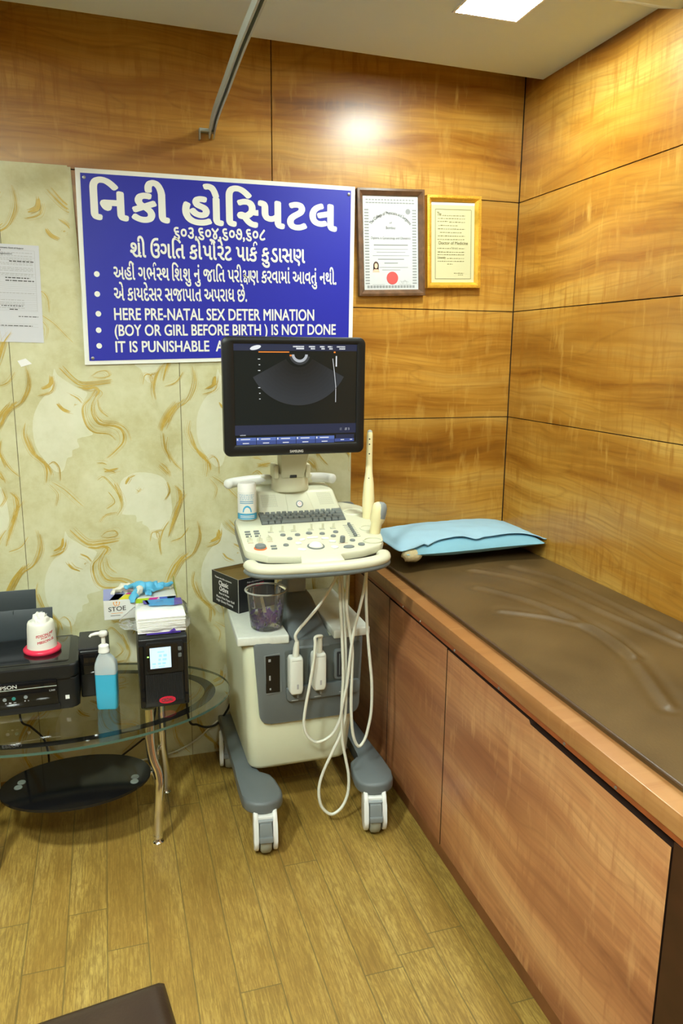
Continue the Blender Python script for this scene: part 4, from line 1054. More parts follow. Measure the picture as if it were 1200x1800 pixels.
# neck: cradle with a hinged tongue rising to the monitor
mb = MB(); rings = []
for z, w, d, yc in ((1.050, .060, .045, -.245), (1.056, .063, .048, -.246), (1.085, .062, .046, -.246), (1.110, .060, .040, -.245)):
    rings.append([Vector((-.947 + w * cos(a) * (1 if abs(cos(a)) < .8 else 1), yc + d * sin(a), z)) for a in [2 * pi * k / 32 for k in range(32)]])
mb.loft(rings)
for sx in (-1, 1):
    mb.box(-.947 + sx * .061 - (.016 if sx > 0 else 0), -.947 + sx * .061 + (.016 if sx < 0 else 0), -.285, -.215, 1.095, 1.142, .005, 3)
mb.build('neck_cradle', mat('cradle_cream', (.64, .62, .44), .4), um, smooth=50)
mb = MB(); mb.hexa([(-.984, -.292, 1.098), (-.910, -.292, 1.098), (-.910, -.225, 1.098), (-.984, -.225, 1.098)], [(-1.000, -.335, 1.235), (-.893, -.335, 1.235), (-.893, -.285, 1.235), (-1.000, -.285, 1.235)], .004, 3)
mb.build('neck_tongue', mat('tongue_cream', (.60, .585, .42), .4), um, smooth=40)
mb = MB(); mb.cyl((-.958, -.294, 1.104), (-.936, -.294, 1.104), .005); mb.build('neck_pin', m_black_mat, um)

# monitor
MX = Vector((-.9725, -.430, 1.3725))
tl, tr, bl, br = Vector((-1.1920, -0.4350, 1.5440)), Vector((-0.7520, -0.4350, 1.5500)), Vector((-1.1890, -0.4280, 1.1940)), Vector((-0.7470, -0.4280, 1.1910))
ctr = (tl + tr + bl + br) / 4
ux = ((tr - tl) + (br - bl)).normalized(); uz = ((tl - bl) + (tr - br)); uz = (uz - ux * uz.dot(ux)).normalized(); uy = uz.cross(ux)   # uy points away from the viewer
MW = ((tr - tl).length + (br - bl).length) / 2; MH = ((tl - bl).length + (tr - br).length) / 2
Mm = Matrix(((ux.x, uy.x, uz.x, ctr.x), (ux.y, uy.y, uz.y, ctr.y), (ux.z, uy.z, uz.z, ctr.z), (0, 0, 0, 1)))
mon = root('monitor', '', '', (0, 0, 0)); del mon['label']; del mon['category']
mon.parent = um; mon.matrix_local = WM[um].inverted() @ Mm; WM[mon] = Mm
MZ_ = Matrix(((1, 0, 0, 0), (0, 0, 1, 0), (0, 1, 0, 0), (0, 0, 0, 1)))
hw, hh = MW / 2, MH / 2
sx0, sx1, sz0, sz1 = -hw + .0335, hw - .0275, -hh + .034, hh - .0215
mb = MB()
outer = lambda g, y: [Vector((x, y, z)) for x, z in rrect(-hw + g, hw - g, -hh + g, hh - g, .020 - g * .3, 6)]
inner = lambda g, y: [Vector((x, y, z)) for x, z in rrect(sx0 - g, sx1 + g, sz0 - g, sz1 + g, .002, 6)]
mb.loft([inner(0, .006), inner(0.0, .002), inner(.004, 0.0), outer(.006, -.0005), outer(.001, .003), outer(0., .010), outer(.001, .030), outer(.02, .040), outer(.09, .062)], cap=False)
mb.poly(outer(.09, .062))
mb.build('bezel', m_black, mon, world=False, smooth=40)
mb = MB(); mb.poly([(sx0, .005, sz0), (sx1, .005, sz0), (sx1, .005, sz1), (sx0, .005, sz1)])
m_scr = mat('screen_glass', (.010, .013, .013), .16, emit=(.30, .36, .36), estr=.010)
scr = mb.build('screen', m_scr, mon, world=False, smooth=0)
mb = MB(); mb.hexa([Vector((-.055, .045, -.13)), Vector((.055, .045, -.13)), Vector((.055, .10, -.11)), Vector((-.055, .10, -.11))], [Vector((-.055, .045, .02)), Vector((.055, .045, .02)), Vector((.055, .075, .02)), Vector((-.055, .075, .02))], .006, 2)
mb.build('monitor_mount', m_cream, mon, world=False)
UPM = dict(up=(0, 0, 1), normal=(0, -1, 0))
mb = MB(); write(mb, 'SAMSUNG', (-.020, -.0006, -hh + .0085), (.022, -.0006, -hh + .0085), .0105, lift=.0006, offset=.025, **UPM); mb.build('lettering', mat('letter_silver', (.62, .62, .60), .35), mon, world=False, smooth=0)
# what the screen shows
def em(name, c, s): return mat(name, (0, 0, 0), .5, emit=c, estr=s)
m_nav, m_blue1, m_blue2, m_txt, m_or, m_sec, m_sec2, m_bright = em('scr_navy', (.016, .022, .055), 1.), em('scr_blue', (.09, .15, .42), 1.), em('scr_blue_dark', (.045, .075, .25), 1.), em('scr_text', (.75, .78, .80), 1.), em('scr_orange', (.85, .25, .03), 1.), em('scr_sector', (.024, .028, .034), 1.), em('scr_sector_soft', (.034, .038, .043), 1.), em('scr_bright', (.42, .45, .48), 1.)
SWd, SHt = sx1 - sx0, sz1 - sz0
def S2(u, v, d=.0): return Vector((sx0 + SWd * u, .0046 - d, sz1 - SHt * v))
def srect(mb, u0, u1, v0, v1, d=.0002): mb.poly([S2(u0, v1, d), S2(u1, v1, d), S2(u1, v0, d), S2(u0, v0, d)])
mb = MB(); mats = [m_nav, m_blue1, m_blue2, m_txt, m_or, m_sec, m_sec2, m_bright, m_black_gloss] + [em('scr_echo_%d' % q, (.004 + .0022 * q, .0045 + .0027 * q, .005 + .0034 * q), 1.) for q in range(10)]
mb.mi = 0; srect(mb, 0, 1, 0, .065); srect(mb, .0, 1, .80, .90); srect(mb, .83, .985, .915, .955)
for k in range(5):
    mb.mi = 1; srect(mb, .01 + k * .162, .168 + k * .162, .925, .957, .0004)
    mb.mi = 2; srect(mb, .01 + k * .162, .168 + k * .162, .957, .997, .0004)
    mb.mi = 3; srect(mb, .045 + k * .162, .12 + k * .162, .937, .946, .0006); srect(mb, .06 + k * .162, .11 + k * .162, .978, .986, .0006); srect(mb, .014 + k * .162, .024 + k * .162, .932, .950, .0006)
mb.mi = 2; srect(mb, .82, .985, .957, .990, .0004)
mb.mi = 3; srect(mb, .87, .90, .966, .974, .0006); srect(mb, .95, .97, .966, .974, .0006); srect(mb, .04, .085, .892, .903); srect(mb, .86, .88, .845, .87); srect(mb, .905, .925, .845, .87); srect(mb, .935, .945, .845, .87)
for u, w in ((.47, .09), (.60, .05), (.69, .04), (.755, .04), (.83, .07)):
    srect(mb, u, u + w, .017, .030); srect(mb, u + w * .3, u + w, .036, .050)
# tick scale, gain curve and orange patient line
for k in range(8):
    srect(mb, .200 - (.010 if k in (0, 2, 5) else .004), .208, .143 + k * .056, .150 + k * .056)
V_ = [(.795, .14), (.81, .28), (.822, .42), (.822, .58)]
for a, b_ in zip(V_, V_[1:]): mb.poly([S2(a[0], a[1], .0005), S2(a[0] + .004, a[1], .0005), S2(b_[0] + .004, b_[1], .0005), S2(b_[0], b_[1], .0005)])
mb.mi = 3; srect(mb, .822, .832, .115, .22, .0005)
mb.mi = 4; srect(mb, .195, .44, .073, .083, .0004); srect(mb, .805, .820, .070, .085, .0004); srect(mb, .443, .460, .103, .118, .0009)
# fan-shaped image
def sector(mb, cu, cv, r0, r1, a0, a1, d, n=40):
    k = SWd / SHt
    pts = [S2(cu + r1 * cos(radians(a0 + (a1 - a0) * i / n)), cv + r1 * k * sin(radians(a0 + (a1 - a0) * i / n)), d) for i in range(n + 1)]
    pin = [S2(cu + r0 * cos(radians(a0 + (a1 - a0) * i / n)), cv + r0 * k * sin(radians(a0 + (a1 - a0) * i / n)), d) for i in range(n + 1)]
    for i in range(n): mb.poly([pts[i], pts[i + 1], pin[i + 1], pin[i]])
for q in range(10): mb.mi = 9 + q; sector(mb, .52, .073, .12 + .03 * q, .15 + .03 * q, 28, 152, .0003)
mb.mi = 6; sector(mb, .52, .073, .417, .420, 28, 152, .0006)
mb.mi = 7; sector(mb, .525, .095, .045, .066, 5, 175, .0006)
mb.mi = 6; sector(mb, .525, .095, .066, .085, 15, 165, .0006)
mb.build('screen_image', mats, scr, world=False, smooth=0)
mb = MB(); mb.mi = 0      # oval maker's badge in the top bar
mb.poly([S2(.172 + .043 * cos(a) , .036 - .021 * sin(a) - .012 * cos(a), .0006) for a in [2 * pi * k / 28 for k in range(28)]])
mb.build('screen_badge', m_txt, scr, world=False, smooth=0)

# ================================================================== PROBES
ep = root('ultrasound_probe', 'long slender cream probe standing upright in the console holder', 'probe', (-0.7537, -0.4885, 0.9606))
b0 = Vector((-0.7193, -0.3904, 0.9364)); tp = Vector((-0.6980, -0.3350, 1.2520))
ax = tp - b0; Lp = ax.length
prof = [(.012, 0), (.017, .02), (.0195, .06), (.0195, .10), (.0165, .15), (.0118, .185), (.0105, .22), (.0100, .30), (.0098, Lp - .012), (.008, Lp - .003), (.004, Lp)]
Me = Matrix.Translation(b0) @ ax.to_track_quat('Z', 'Y').to_matrix().to_4x4()
mb = MB(); mb.lathe(prof, n=28, M=Me); mb.build('probe_body', m_probe, ep, smooth=60)
mb = MB(); mb.lathe([(.0092, Lp - .010), (.0078, Lp - .001), (.003, Lp + .003), (0, Lp + .003)], n=24, M=Me); mb.build('probe_tip', mat('probe_lens', (.45, .47, .42), .3), ep)
mb = MB()
for z in (Lp - .028, Lp - .045, .245, .165):
    r_ = .0102 if z > .2 else .0140
    q = Me @ Vector((0, 0, z)); d = (Vector((-1.52, -2.675, q.z)) - q); d -= ax.normalized() * d.dot(ax.normalized()); d.normalize()
    mb.ball(q + d * (r_ - .0012), .0026, 10, 6)
mb.build('marker_dot', m_gap, ep)
cv = root('ultrasound_probe', 'short cream probe with grey rounded face in the right console holder', 'probe', (-0.7758, -0.5998, 0.9483))
mb = MB()
b1 = Vector((-0.7506, -0.5297, 0.9260)); 
Mcv = Matrix.Translation(b1) @ Matrix.Rotation(radians(8), 4, 'Y') @ Matrix.Rotation(radians(-58), 4, 'Z') @ Matrix.Rotation(radians(-4), 4, 'X')
def oval(w, d, z, dx=0., n=24): return [Mcv @ Vector((dx + w * cos(2 * pi * k / n), d * sin(2 * pi * k / n), z)) for k in range(n)]
mb.loft([oval(.013, .012, -.03), oval(.0165, .0155, .0), oval(.0175, .016, .035), oval(.0175, .0165, .060), oval(.021, .021, .066), oval(.0225, .024, .074), oval(.0225, .026, .095), oval(.021, .026, .112), oval(.016, .023, .122), oval(.008, .014, .127)])
mb.build('probe_body', m_probe, cv, smooth=55)
mb = MB()
mb.loft([oval(.0105, .0150, .078, .0130), oval(.0110, .0165, .095, .0132), oval(.0108, .0165, .112, .0128), oval(.0095, .015, .1235, .0085), oval(.005, .010, .1285, .004)])
mb.build('probe_lens', mat('lens_grey', (.24, .27, .28), .4), cv, smooth=60)
# cables: each hangs in loops below the console and ends in a plug in the front panel
CR = .0049
def plug(par, sx, sz, tall):
    mb = MB()
    sec_ = [(-.024, .060), (.024, .060), (.028, .050), (.028, -.055), (.020, -.068), (-.020, -.068), (-.028, -.055), (-.028, .050)]
    o_ = rounded(sec_, [.006, .006, .006, .008, .004, .004, .008, .006], 3)
    k = .80
    mb.loft([[Vector((sx + x * k * g, y, sz + z * .98 * g2)) for x, z in o_] for y, g, g2 in ((-.5005, .98, .99), (-.512, 1., 1.), (-.528, .98, .99), (-.534, .90, .96), (-.536, .74, .90))])
    p = mb.build('plug', mat('plug_white', (.66, .68, .62), .4), par, smooth=50)
    mb = MB(); mb.box(sx + .0, sx + .006, -.5362, -.535, sz - .046, sz - .030); mb.build('plug_mark', m_ink_grey, p, smooth=0)
    mb = MB(); mb.tube([(sx, -.518, sz + .050), (sx + .002, -.520, sz + .085), (sx + .004, -.523, sz + .110)], [.011, .0095, .0062], 14); mb.build('strain_relief', m_cable, p, smooth=60)
plug(ep, -.996, .514, .10); plug(cv, -.921, .519, .10)
S1 = [(-.992, -.523, .62)] + [(-0.9980, -0.5250, 0.6430), (-0.9840, -0.5280, 0.6670), (-0.9660, -0.5300, 0.6870), (-0.9250, -0.5320, 0.7350), (-0.8950, -0.5350, 0.7810), (-0.8660, -0.5400, 0.8390), (-0.8470, -0.5300, 0.8930)]
LB = [(-0.8500, -0.5400, 0.8960), (-0.8560, -0.5450, 0.8390), (-0.8440, -0.5450, 0.6660), (-0.8380, -0.5450, 0.4750), (-0.8400, -0.5450, 0.3630), (-0.8570, -0.5500, 0.3010), (-0.8850, -0.5550, 0.2460), (-0.9180, -0.5600, 0.1800), (-0.9320, -0.5650, 0.1290), (-0.9280, -0.5700, 0.0780), (-0.9090, -0.5720, 0.0470), (-0.8860, -0.5720, 0.0350), (-0.8550, -0.5700, 0.0540), (-0.8340, -0.5650, 0.0990), (-0.8310, -0.5600, 0.1590), (-0.8400, -0.5550, 0.2170), (-0.8500, -0.5520, 0.2790), (-0.8540, -0.5520, 0.3830), (-0.8500, -0.5520, 0.4990), (-0.8530, -0.5520, 0.5950), (-0.8590, -0.5500, 0.7200), (-0.8620, -0.5450, 0.8340)]
EC = S1 + [(-0.8200, -0.5000, 0.8650)] 
mb = MB(); mb.tube(spline(S1 + LB[1:] + [(-0.8270, -0.5100, 0.8860), (-0.7730, -0.4600, 0.8500)] + [tuple(b0 + Vector((0, -.02, -.02))), tuple(b0)], 8), CR, 10); mb.build('cable', m_cable, ep, smooth=80)
S2c = [(-.917, -.523, .625), (-.9165, -.533, .636), (-0.9380, -0.5400, 0.6370), (-0.9390, -0.5420, 0.6150), (-0.9450, -0.5450, 0.5570), (-0.9600, -0.5480, 0.4740), (-0.9720, -0.5500, 0.4120), (-0.9780, -0.5520, 0.3590), (-0.9690, -0.5530, 0.3190), (-0.9430, -0.5530, 0.2900), (-0.9160, -0.5530, 0.2900), (-0.8840, -0.5530, 0.3090), (-0.8600, -0.5530, 0.3540), (-0.8520, -0.5560, 0.4080), (-0.8390, -0.5600, 0.4820), (-0.8280, -0.5620, 0.5940), (-0.8160, -0.5620, 0.6700), (-0.8010, -0.5620, 0.7280), (-0.7870, -0.5600, 0.7910), (-0.7790, -0.5500, 0.8420), (-0.7860, -0.5300, 0.8880), (-0.8250, -0.5300, 0.8860), (-0.8380, -0.5500, 0.8430), (-0.8420, -0.5550, 0.7290), (-0.8320, -0.5560, 0.6560), (-0.8220, -0.5570, 0.5860), (-0.8230, -0.5570, 0.4980), (-0.8240, -0.5570, 0.4000), (-0.8190, -0.5570, 0.3170), (-0.8090, -0.5570, 0.2730), (-0.7940, -0.5550, 0.2520), (-0.7760, -0.5530, 0.2700), (-0.7640, -0.5500, 0.3030), (-0.7530, -0.5500, 0.3680), (-0.7530, -0.5500, 0.4660), (-0.7630, -0.5500, 0.5650), (-0.7720, -0.5500, 0.6610), (-0.7770, -0.5500, 0.7650), (-0.7730, -0.5450, 0.8460)]
mb = MB(); mb.tube(spline(S2c + [tuple(b1 + Vector((0, -.02, -.03))), tuple(b1)], 8), CR, 10); mb.build('cable', m_cable, cv, smooth=80)

# ================================================================== THINGS ON THE MACHINE
# open black carton
bx = root('carton', 'open black cardboard box printed white and red on the machine top', 'box', (-1.130, -.262, .6365), (0, 0, radians(24)))
BW, BD, BH = .150, .165, .118
mb = MB(); th = .002
mb.box(0, BW, 0, th, 0, BH); mb.box(0, BW, BD - th, BD, 0, BH); mb.box(0, th, th, BD - th, 0, BH); mb.box(BW - th, BW, th, BD - th, 0, BH); mb.box(0, BW, 0, BD, -.0001, th)
mb.build('box_walls', mat('carton_black', (.014, .015, .017), .42), bx, world=False, smooth=0)
mb = MB(); mb.box(th, BW - th, th, th + .001, th, BH - .0005); mb.box(th, BW - th, BD - th - .001, BD - th, th, BH - .0005); mb.box(th, th + .001, th, BD - th, th, BH - .0005); mb.box(BW - th - .001, BW - th, th, BD - th, th, BH - .0005)
mb.box(th, BW - th, th, BD - th, BH - .016, BH - .012)
mb.build('kraft_lining', mat('kraft', (.22, .145, .040), .8, var=.1, vscale=20), bx, world=False, smooth=0, label='plain brown kraft inside of the box')
mb = MB()
for a in ((0, BW, 0, .0016), (0, BW, BD - .0016, BD), (0, .0016, 0, BD), (BW - .0016, BW, 0, BD)): mb.box(a[0], a[1], a[2], a[3], BH, BH + .0007)
mb.box(-.0005, .0012, -.0005, .0012, .0, BH)
mb.build('worn_edge', mat('carton_edge', (.42, .42, .38), .8), bx, world=False, smooth=0)
mb = MB()
def left_face(text, d0, d1, z, h, off=.01): write(mb, text, (0, BD - d0, z), (0, BD - d1, z), h, up=(0, 0, 1), normal=(-1, 0, 0), lift=.0006, offset=off)
left_face('These are the contents', .020, .125, .097, .0085); left_face('Classic', .045, .105, .074, .024, .03); left_face('Ochre', .048, .104, .055, .023, .03); left_face('Black & White', .046, .108, .042, .0095)
left_face('Photo Print Paper Roll', .028, .140, .027, .011); left_face('High Glossy Printing', .028, .132, .014, .011)
mb.build('side_lettering', m_paper, bx, world=False, smooth=0)
mb = MB(); write(mb, 'Made only of best surface to be print', (.036, 0, .100), (.135, 0, .100), .008, lift=.0006, **UPN)
for k in range(7): mb.box(.040 + .0, .046, -.0008, 0, .024 + k * .006, .0265 + k * .006)
mb.build('front_lettering', m_paper, bx, world=False, smooth=0)
mb = MB(); write(mb, 'HIGH GLOSS', (.036, 0, .084), (.105, 0, .084), .015, lift=.0006, offset=.03, **UPN); mb.build('red_lettering', mat('print_red', (.62, .02, .05), .6), bx, world=False, smooth=0)

# clear tub
TX, TY, TZ = -1.066, -.412, .6368
tb = root('plastic_tub', 'clear plastic tub with purple wrappers on the white board of the machine', 'tub', (TX, TY, TZ))
m_tub = clear('tub_plastic', (.96, .97, .97), .02, .06, milk=.05, milkcol=(.75, .77, .76))
mb = MB(); mb.lathe([(.0, .002), (.046, .002), (.050, .006), (.054, .045), (.0585, .095), (.0605, .120), (.0655, .123), (.0665, .128)], (TX, TY, TZ), 48, cap=False); mb.build('tub_wall', m_tub, tb, smooth=50)
mb = MB(); mb.tube([(TX + .0655 * cos(2 * pi * k / 48), TY + .0655 * sin(2 * pi * k / 48), TZ + .127) for k in range(49)], .0028, 8); mb.build('tub_rim', clear('tub_rim_plastic', (.8, .83, .82), .15, .15, milk=.6, milkcol=(.66, .68, .66)), tb, smooth=60)
mb = MB(); random.seed(5); mb.mi = 0
for k in range(64):
    a = random.uniform(0, 2 * pi); r_ = .040 * math.sqrt(random.random()); z = .012 + .050 * random.random() * (1.0 - .3 * (r_ / .04))
    c = Vector((TX - .006 + r_ * cos(a) * .9, TY + r_ * sin(a) * .9, TZ + z)); s_ = random.uniform(.007, .0125)
    e1 = Vector((random.uniform(-1, 1), random.uniform(-1, 1), random.uniform(-1, 1))).normalized(); e2 = e1.orthogonal().normalized(); e3 = e1.cross(e2)
    mb.mi = 0 if random.random() < .72 else (1 if random.random() < .6 else 2)
    def sh(u, v): return c + e1 * (u - .5) * 2 * s_ + e2 * (v - .5) * 2 * s_ + e3 * .5 * s_ * sin(u * 5 + k) * cos(v * 4 + k)
    mb.grid(sh, 4, 4)
o = mb.build('crumpled_wrappers', [mat('wrap_purple', (.30, .16, .72), .3, coat=.4), mat('wrap_lilac', (.48, .40, .74), .35), mat('wrap_white', (.75, .75, .74), .4)], None, smooth=60)
so = o.modifiers.new('thick', 'SOLIDIFY'); so.thickness = .0006
tag(o, 'crumpled purple and lilac wrappers filling the clear plastic tub', 'wrappers', kind='stuff')
# sachet strip standing in the tub
mb = MB(); mb.hexa([Vector((TX - .016, TY - .036, TZ + .062)), Vector((TX - .006, TY - .036, TZ + .062)), Vector((TX - .006, TY - .034, TZ + .062)), Vector((TX - .016, TY - .034, TZ + .062))], [Vector((TX - .028, TY - .046, TZ + .118)), Vector((TX - .019, TY - .046, TZ + .118)), Vector((TX - .019, TY - .044, TZ + .118)), Vector((TX - .028, TY - .044, TZ + .118))])
tag(mb.build('plastic_strip', m_white, None, smooth=0), 'white plastic strip standing among purple wrappers in the tub', 'strip')

# white canister on the console
KP = Vector((-1.1072, -0.3300, 0.9780))
kn = root('canister', 'white plastic canister with blue printed label on the console corner', 'canister', KP)
mb = MB(); mb.lathe([(.026, .0), (.0295, .002), (.0300, .006), (.0300, .087), (.0285, .091), (.0270, .092)], KP, 40); mb.build('canister_body', m_white, kn, smooth=50)
mb = MB(); mb.lathe([(.0290, .090), (.0295, .092), (.0292, .112), (.0270, .118), (.015, .1195), (0, .1195)], KP, 40); mb.build('lid', mat('lid_white', (.84, .84, .82), .4), kn, smooth=50)
mb = MB()
dv = (Vector((-1.52, -2.675, 0)) - Vector((KP.x, KP.y, 0))).normalized(); a0 = math.atan2(dv.y, dv.x)
def band(mb, z0, z1, aa, ab, r_=.0304, n=20):
    pts = [a0 + radians(aa + (ab - aa) * k / n) for k in range(n + 1)]
    for a, b_ in zip(pts, pts[1:]): mb.poly([KP + Vector((r_ * cos(a), r_ * sin(a), z0)), KP + Vector((r_ * cos(b_), r_ * sin(b_), z0)), KP + Vector((r_ * cos(b_), r_ * sin(b_), z1)), KP + Vector((r_ * cos(a), r_ * sin(a), z1))])
mb.mi = 0; band(mb, .004, .022, -95, 95)
mb.mi = 1; band(mb, .0215, .0235, -70, 70)
random.seed(9)
for z in (.082, .077, .072, .067): 
    a = -50
    while a < 40: w = random.uniform(6, 18); band(mb, z, z + .0016, a, min(a + w, 45), n=4); a += w + 4
for z in (.060, .0545): band(mb, z, z + .003, -48, 40, n=10)
mb.mi = 0
for k in range(10):
    t0, t1 = radians(18 * k), radians(18 * (k + 1)); q = []
    for tt, rr in ((t0, 1), (t1, 1), (t1, .72), (t0, .72)):
        aa = a0 + radians(28 * rr * cos(tt)); q.append(KP + Vector((.0305 * cos(aa), .0305 * sin(aa), .027 + .022 * rr * sin(tt))))
    mb.poly(q)
mb.mi = 2
for z in (.009, .014): band(mb, z, z + .0022, -45, 48, r_=.0307, n=10)
mb.build('printed_label', [mat('label_blue', (.06, .36, .60), .5), mat('label_navy', (.16, .36, .52), .5), m_white], kn, smooth=0)

# ================================================================== GLASS TABLE
GZ = .432
ECX, ECY, EA, EB = -1.690, -.358, .508, .292
gt = root('glass_table', 'oval clear glass side table with black ring, chrome legs and black lower shelf', 'table', (ECX, ECY, 0))
def ell(a, b, n=96, cx=None, cy=None): return [((ECX if cx is None else cx) + a * cos(2 * pi * k / n), (ECY if cy is None else cy) + b * sin(2 * pi * k / n)) for k in range(n)]
m_glass = clear('table_glass', (.82, .88, .82), .02, .01)
m_edge = mat('glass_edge', (.055, .12, .10), .12, coat=.4)
mb = MB(); mb.mi = 0
P_ = ell(EA, EB); n_ = len(P_)
v0 = [mb.bm.verts.new((x, y, GZ)) for x, y in P_]; v1 = [mb.bm.verts.new((x, y, GZ - .008)) for x, y in P_]
f = mb.bm.faces.new(v0); f.material_index = 0
for i in range(n_):
    f = mb.bm.faces.new((v0[i], v0[(i + 1) % n_], v1[(i + 1) % n_], v1[i])); f.material_index = 1
mb.build('glass_top', [m_glass, m_edge], gt, smooth=30)
mb = MB()
for (a0, b0_), (a1, b1_) in (((EA - .046, EB - .046), (EA - .082, EB - .072)),):
    o_, i_ = ell(a0, b0_), ell(a1, b1_)
    mb.loft([[Vector((x, y, GZ - .0081)) for x, y in o_], [Vector((x, y, GZ - .0081)) for x, y in i_], [Vector((x, y, GZ - .0088)) for x, y in i_], [Vector((x, y, GZ - .0088)) for x, y in o_], [Vector((x, y, GZ - .0081)) for x, y in o_]], cap=False)
mb.build('black_ring', m_black_gloss, gt, smooth=30)
SHX, SHY, SHA, SHB, SHZ = -1.668, -.415, .222, .150, .198
mb = MB(); mb.prism(ell(SHA, SHB, 72, SHX, SHY), SHZ - .008, SHZ, .002, 2); mb.build('lower_shelf', m_black_gloss, gt, smooth=40)
legs = [
    [(-1.4430, -0.4300, 0.4060), (-1.4430, -0.4400, 0.3630), (-1.4450, -0.4520, 0.3100), (-1.4390, -0.4680, 0.2590), (-1.4270, -0.4800, 0.2240), (-1.4230, -0.4900, 0.1920), (-1.4270, -0.5000, 0.1480), (-1.4330, -0.5070, 0.0840), (-1.4360, -0.5090, 0.0370)],
    [(-1.3970, -0.2500, 0.3380), (-1.3980, -0.2500, 0.2610), (-1.3970, -0.2500, 0.1870), (-1.3930, -0.2450, 0.1190), (-1.3910, -0.2400, 0.0730), (-1.3920, -0.2360, 0.0230)]]
legs = [[Vector(p) for p in l] for l in legs]
for k, l in enumerate(legs):
    l[0].z = GZ - .010; l[-1].z = .018
    for mirror in (0, 1):
        ll = [Vector((2 * (SHX - .004) - p.x if mirror else p.x, p.y, p.z)) for p in l]
        mb = MB(); mb.tube(spline(ll, 6), .0145, 16); lg = mb.build('leg', m_chrome, gt, smooth=60)
        mb = MB(); e = ll[-1]; mb.lathe([(0, 0), (.016, 0), (.017, .004), (.010, .010), (.009, .019), (.0146, .022), (.0146, .028)], (e.x, e.y, 0), 20); mb.build('foot', m_chrome, lg, smooth=50)
        mb = MB(); mb.lathe([(.0, 0), (.022, 0), (.022, .003), (0, .003)], (ll[0].x, ll[0].y, GZ - .0125), 24); mb.build('glass_pad', m_alu, lg, smooth=50)
for s_ in (1, -1):
    xb = SHX + s_ * .205
    mb = MB(); mb.tube([(xb + s_ * .035, -.490, SHZ - .022), (xb + s_ * .030, -.36, SHZ - .020), (xb + s_ * .045, -.243, SHZ - .022)], .0105, 14); 
    mb.tube([(xb - s_ * .05, -.40, SHZ - .0185), (xb + s_ * .031, -.40, SHZ - .0185)], .0095, 12); mb.build('cross_bar', m_chrome, gt, smooth=60)
m_disc = mat('bolt_disc', (.26, .30, .29), .25, metal=.3)
for p in ((-1.4950, -0.4450, 0.1990), (-1.4980, -0.4710, 0.1990), (-1.8300, -0.3800, 0.1990), (-1.8370, -0.4070, 0.1990)):
    mb = MB(); mb.lathe([(.0125, 0), (.0115, .002), (0, .0022)], (p[0], p[1], SHZ), 24); mb.build('bolt_disc', m_disc, gt, smooth=50)

# ================================================================== UPS
ux0, ux1, uy0, uy1, uz0, uz1 = -1.4665, -1.3215, -.466, -.150, GZ + .0006, .658
up_ = root('battery_backup', 'black tower power backup unit with lit display on the glass table', 'power backup', ((ux0 + ux1) / 2, (uy0 + uy1) / 2, uz0))
mb = MB(); mb.box(ux0 + .002, ux1 - .002, uy0 + .022, uy1, uz0, uz1, .004, 2); mb.build('case', m_black_mat, up_)
mb = MB()
mb.hexa([(ux0, uy0, uz0), (ux1, uy0, uz0), (ux1, uy0 + .022, uz0), (ux0, uy0 + .022, uz0)], [(ux0, uy0 + .006, uz1 - .006), (ux1, uy0 + .006, uz1 - .006), (ux1, uy0 + .030, uz1 + .003), (ux0, uy0 + .030, uz1 + .003)], .004, 3)
fb = mb.build('front_bezel', m_black, up_, smooth=40)
FY = uy0 - .0005
mb = MB(); mb.prism(rrect(ux0 + .022, ux1 - .014, .545, .642, .006), FY - .004, FY + .008, .002, 2, M=XZ); mb.build('display_panel', m_black, fb, smooth=40)
mb = MB(); mb.prism(rrect(-1.445, -1.352, .553, .637, .004), FY - .0052, FY - .003, .001, 1, M=XZ); mb.build('display_window', m_black_gloss, fb)
mb = MB(); mb.box(-1.4345, -1.3725, FY - .0060, FY - .005, .562, .628); mb.build('display', mat('lcd_blue', (.5, .6, .7), .3, emit=(.42, .72, .95), estr=.62), fb, smooth=0)
mb = MB()
for x0, w, z, h in ((-1.412, .020, .612, .004), (-1.408, .008, .598, .008), (-1.395, .010, .598, .008), (-1.410, .007, .586, .007), (-1.398, .012, .586, .007), (-1.428, .010, .574, .006), (-1.412, .009, .574, .006), (-1.399, .010, .574, .006), (-1.428, .008, .566, .003), (-1.410, .018, .566, .003)):
    mb.box(x0, x0 + w, FY - .0063, FY - .0059, z, z + h)
mb.build('display_digits', mat('lcd_digit', (.22, .40, .52), .5, emit=(.25, .48, .62), estr=.9), fb, smooth=0)
mb = MB(); mb.box(-1.4425, -1.4375, FY - .0060, FY - .005, .599, .6025); mb.build('status_lamp', mat('led_green', (.2, .8, .1), .4, emit=(.35, 1., .15), estr=2.), fb, smooth=0)
for z in (.619, .598):
    mb = MB(); mb.prism(rrect(-1.351, -1.341, z - .006, z + .006, .002), FY - .0065, FY - .003, .001, 1, M=XZ); mb.build('button', m_grey, fb)
mb = MB()
for k in range(25):
    x = ux0 + .018 + k * .0044
    mb.box(x, x + .0022, FY - .0042, FY + .003, .452, .540, .0006, 1)
mb.build('grille', m_black_mat, fb, smooth=0)
for x in (ux0 + .0055, ux1 - .0105):
    mb = MB(); mb.box(x - .004, x + .009, FY - .002, FY + .004, uz0 + .004, uz1 - .022, .002, 1); mb.build('side_strip', m_black_gloss, fb)
Mo = Matrix.Translation((-1.388, FY - .0030, .4555)) @ Matrix.Rotation(pi / 2, 4, 'X')
mb = MB(); mb.lathe([(.0255, 0), (.0245, .0016), (0, .002)], n=40, M=Mo, sy=.46); mb.build('red_badge', mat('badge_red', (.62, .012, .04), .35), fb)
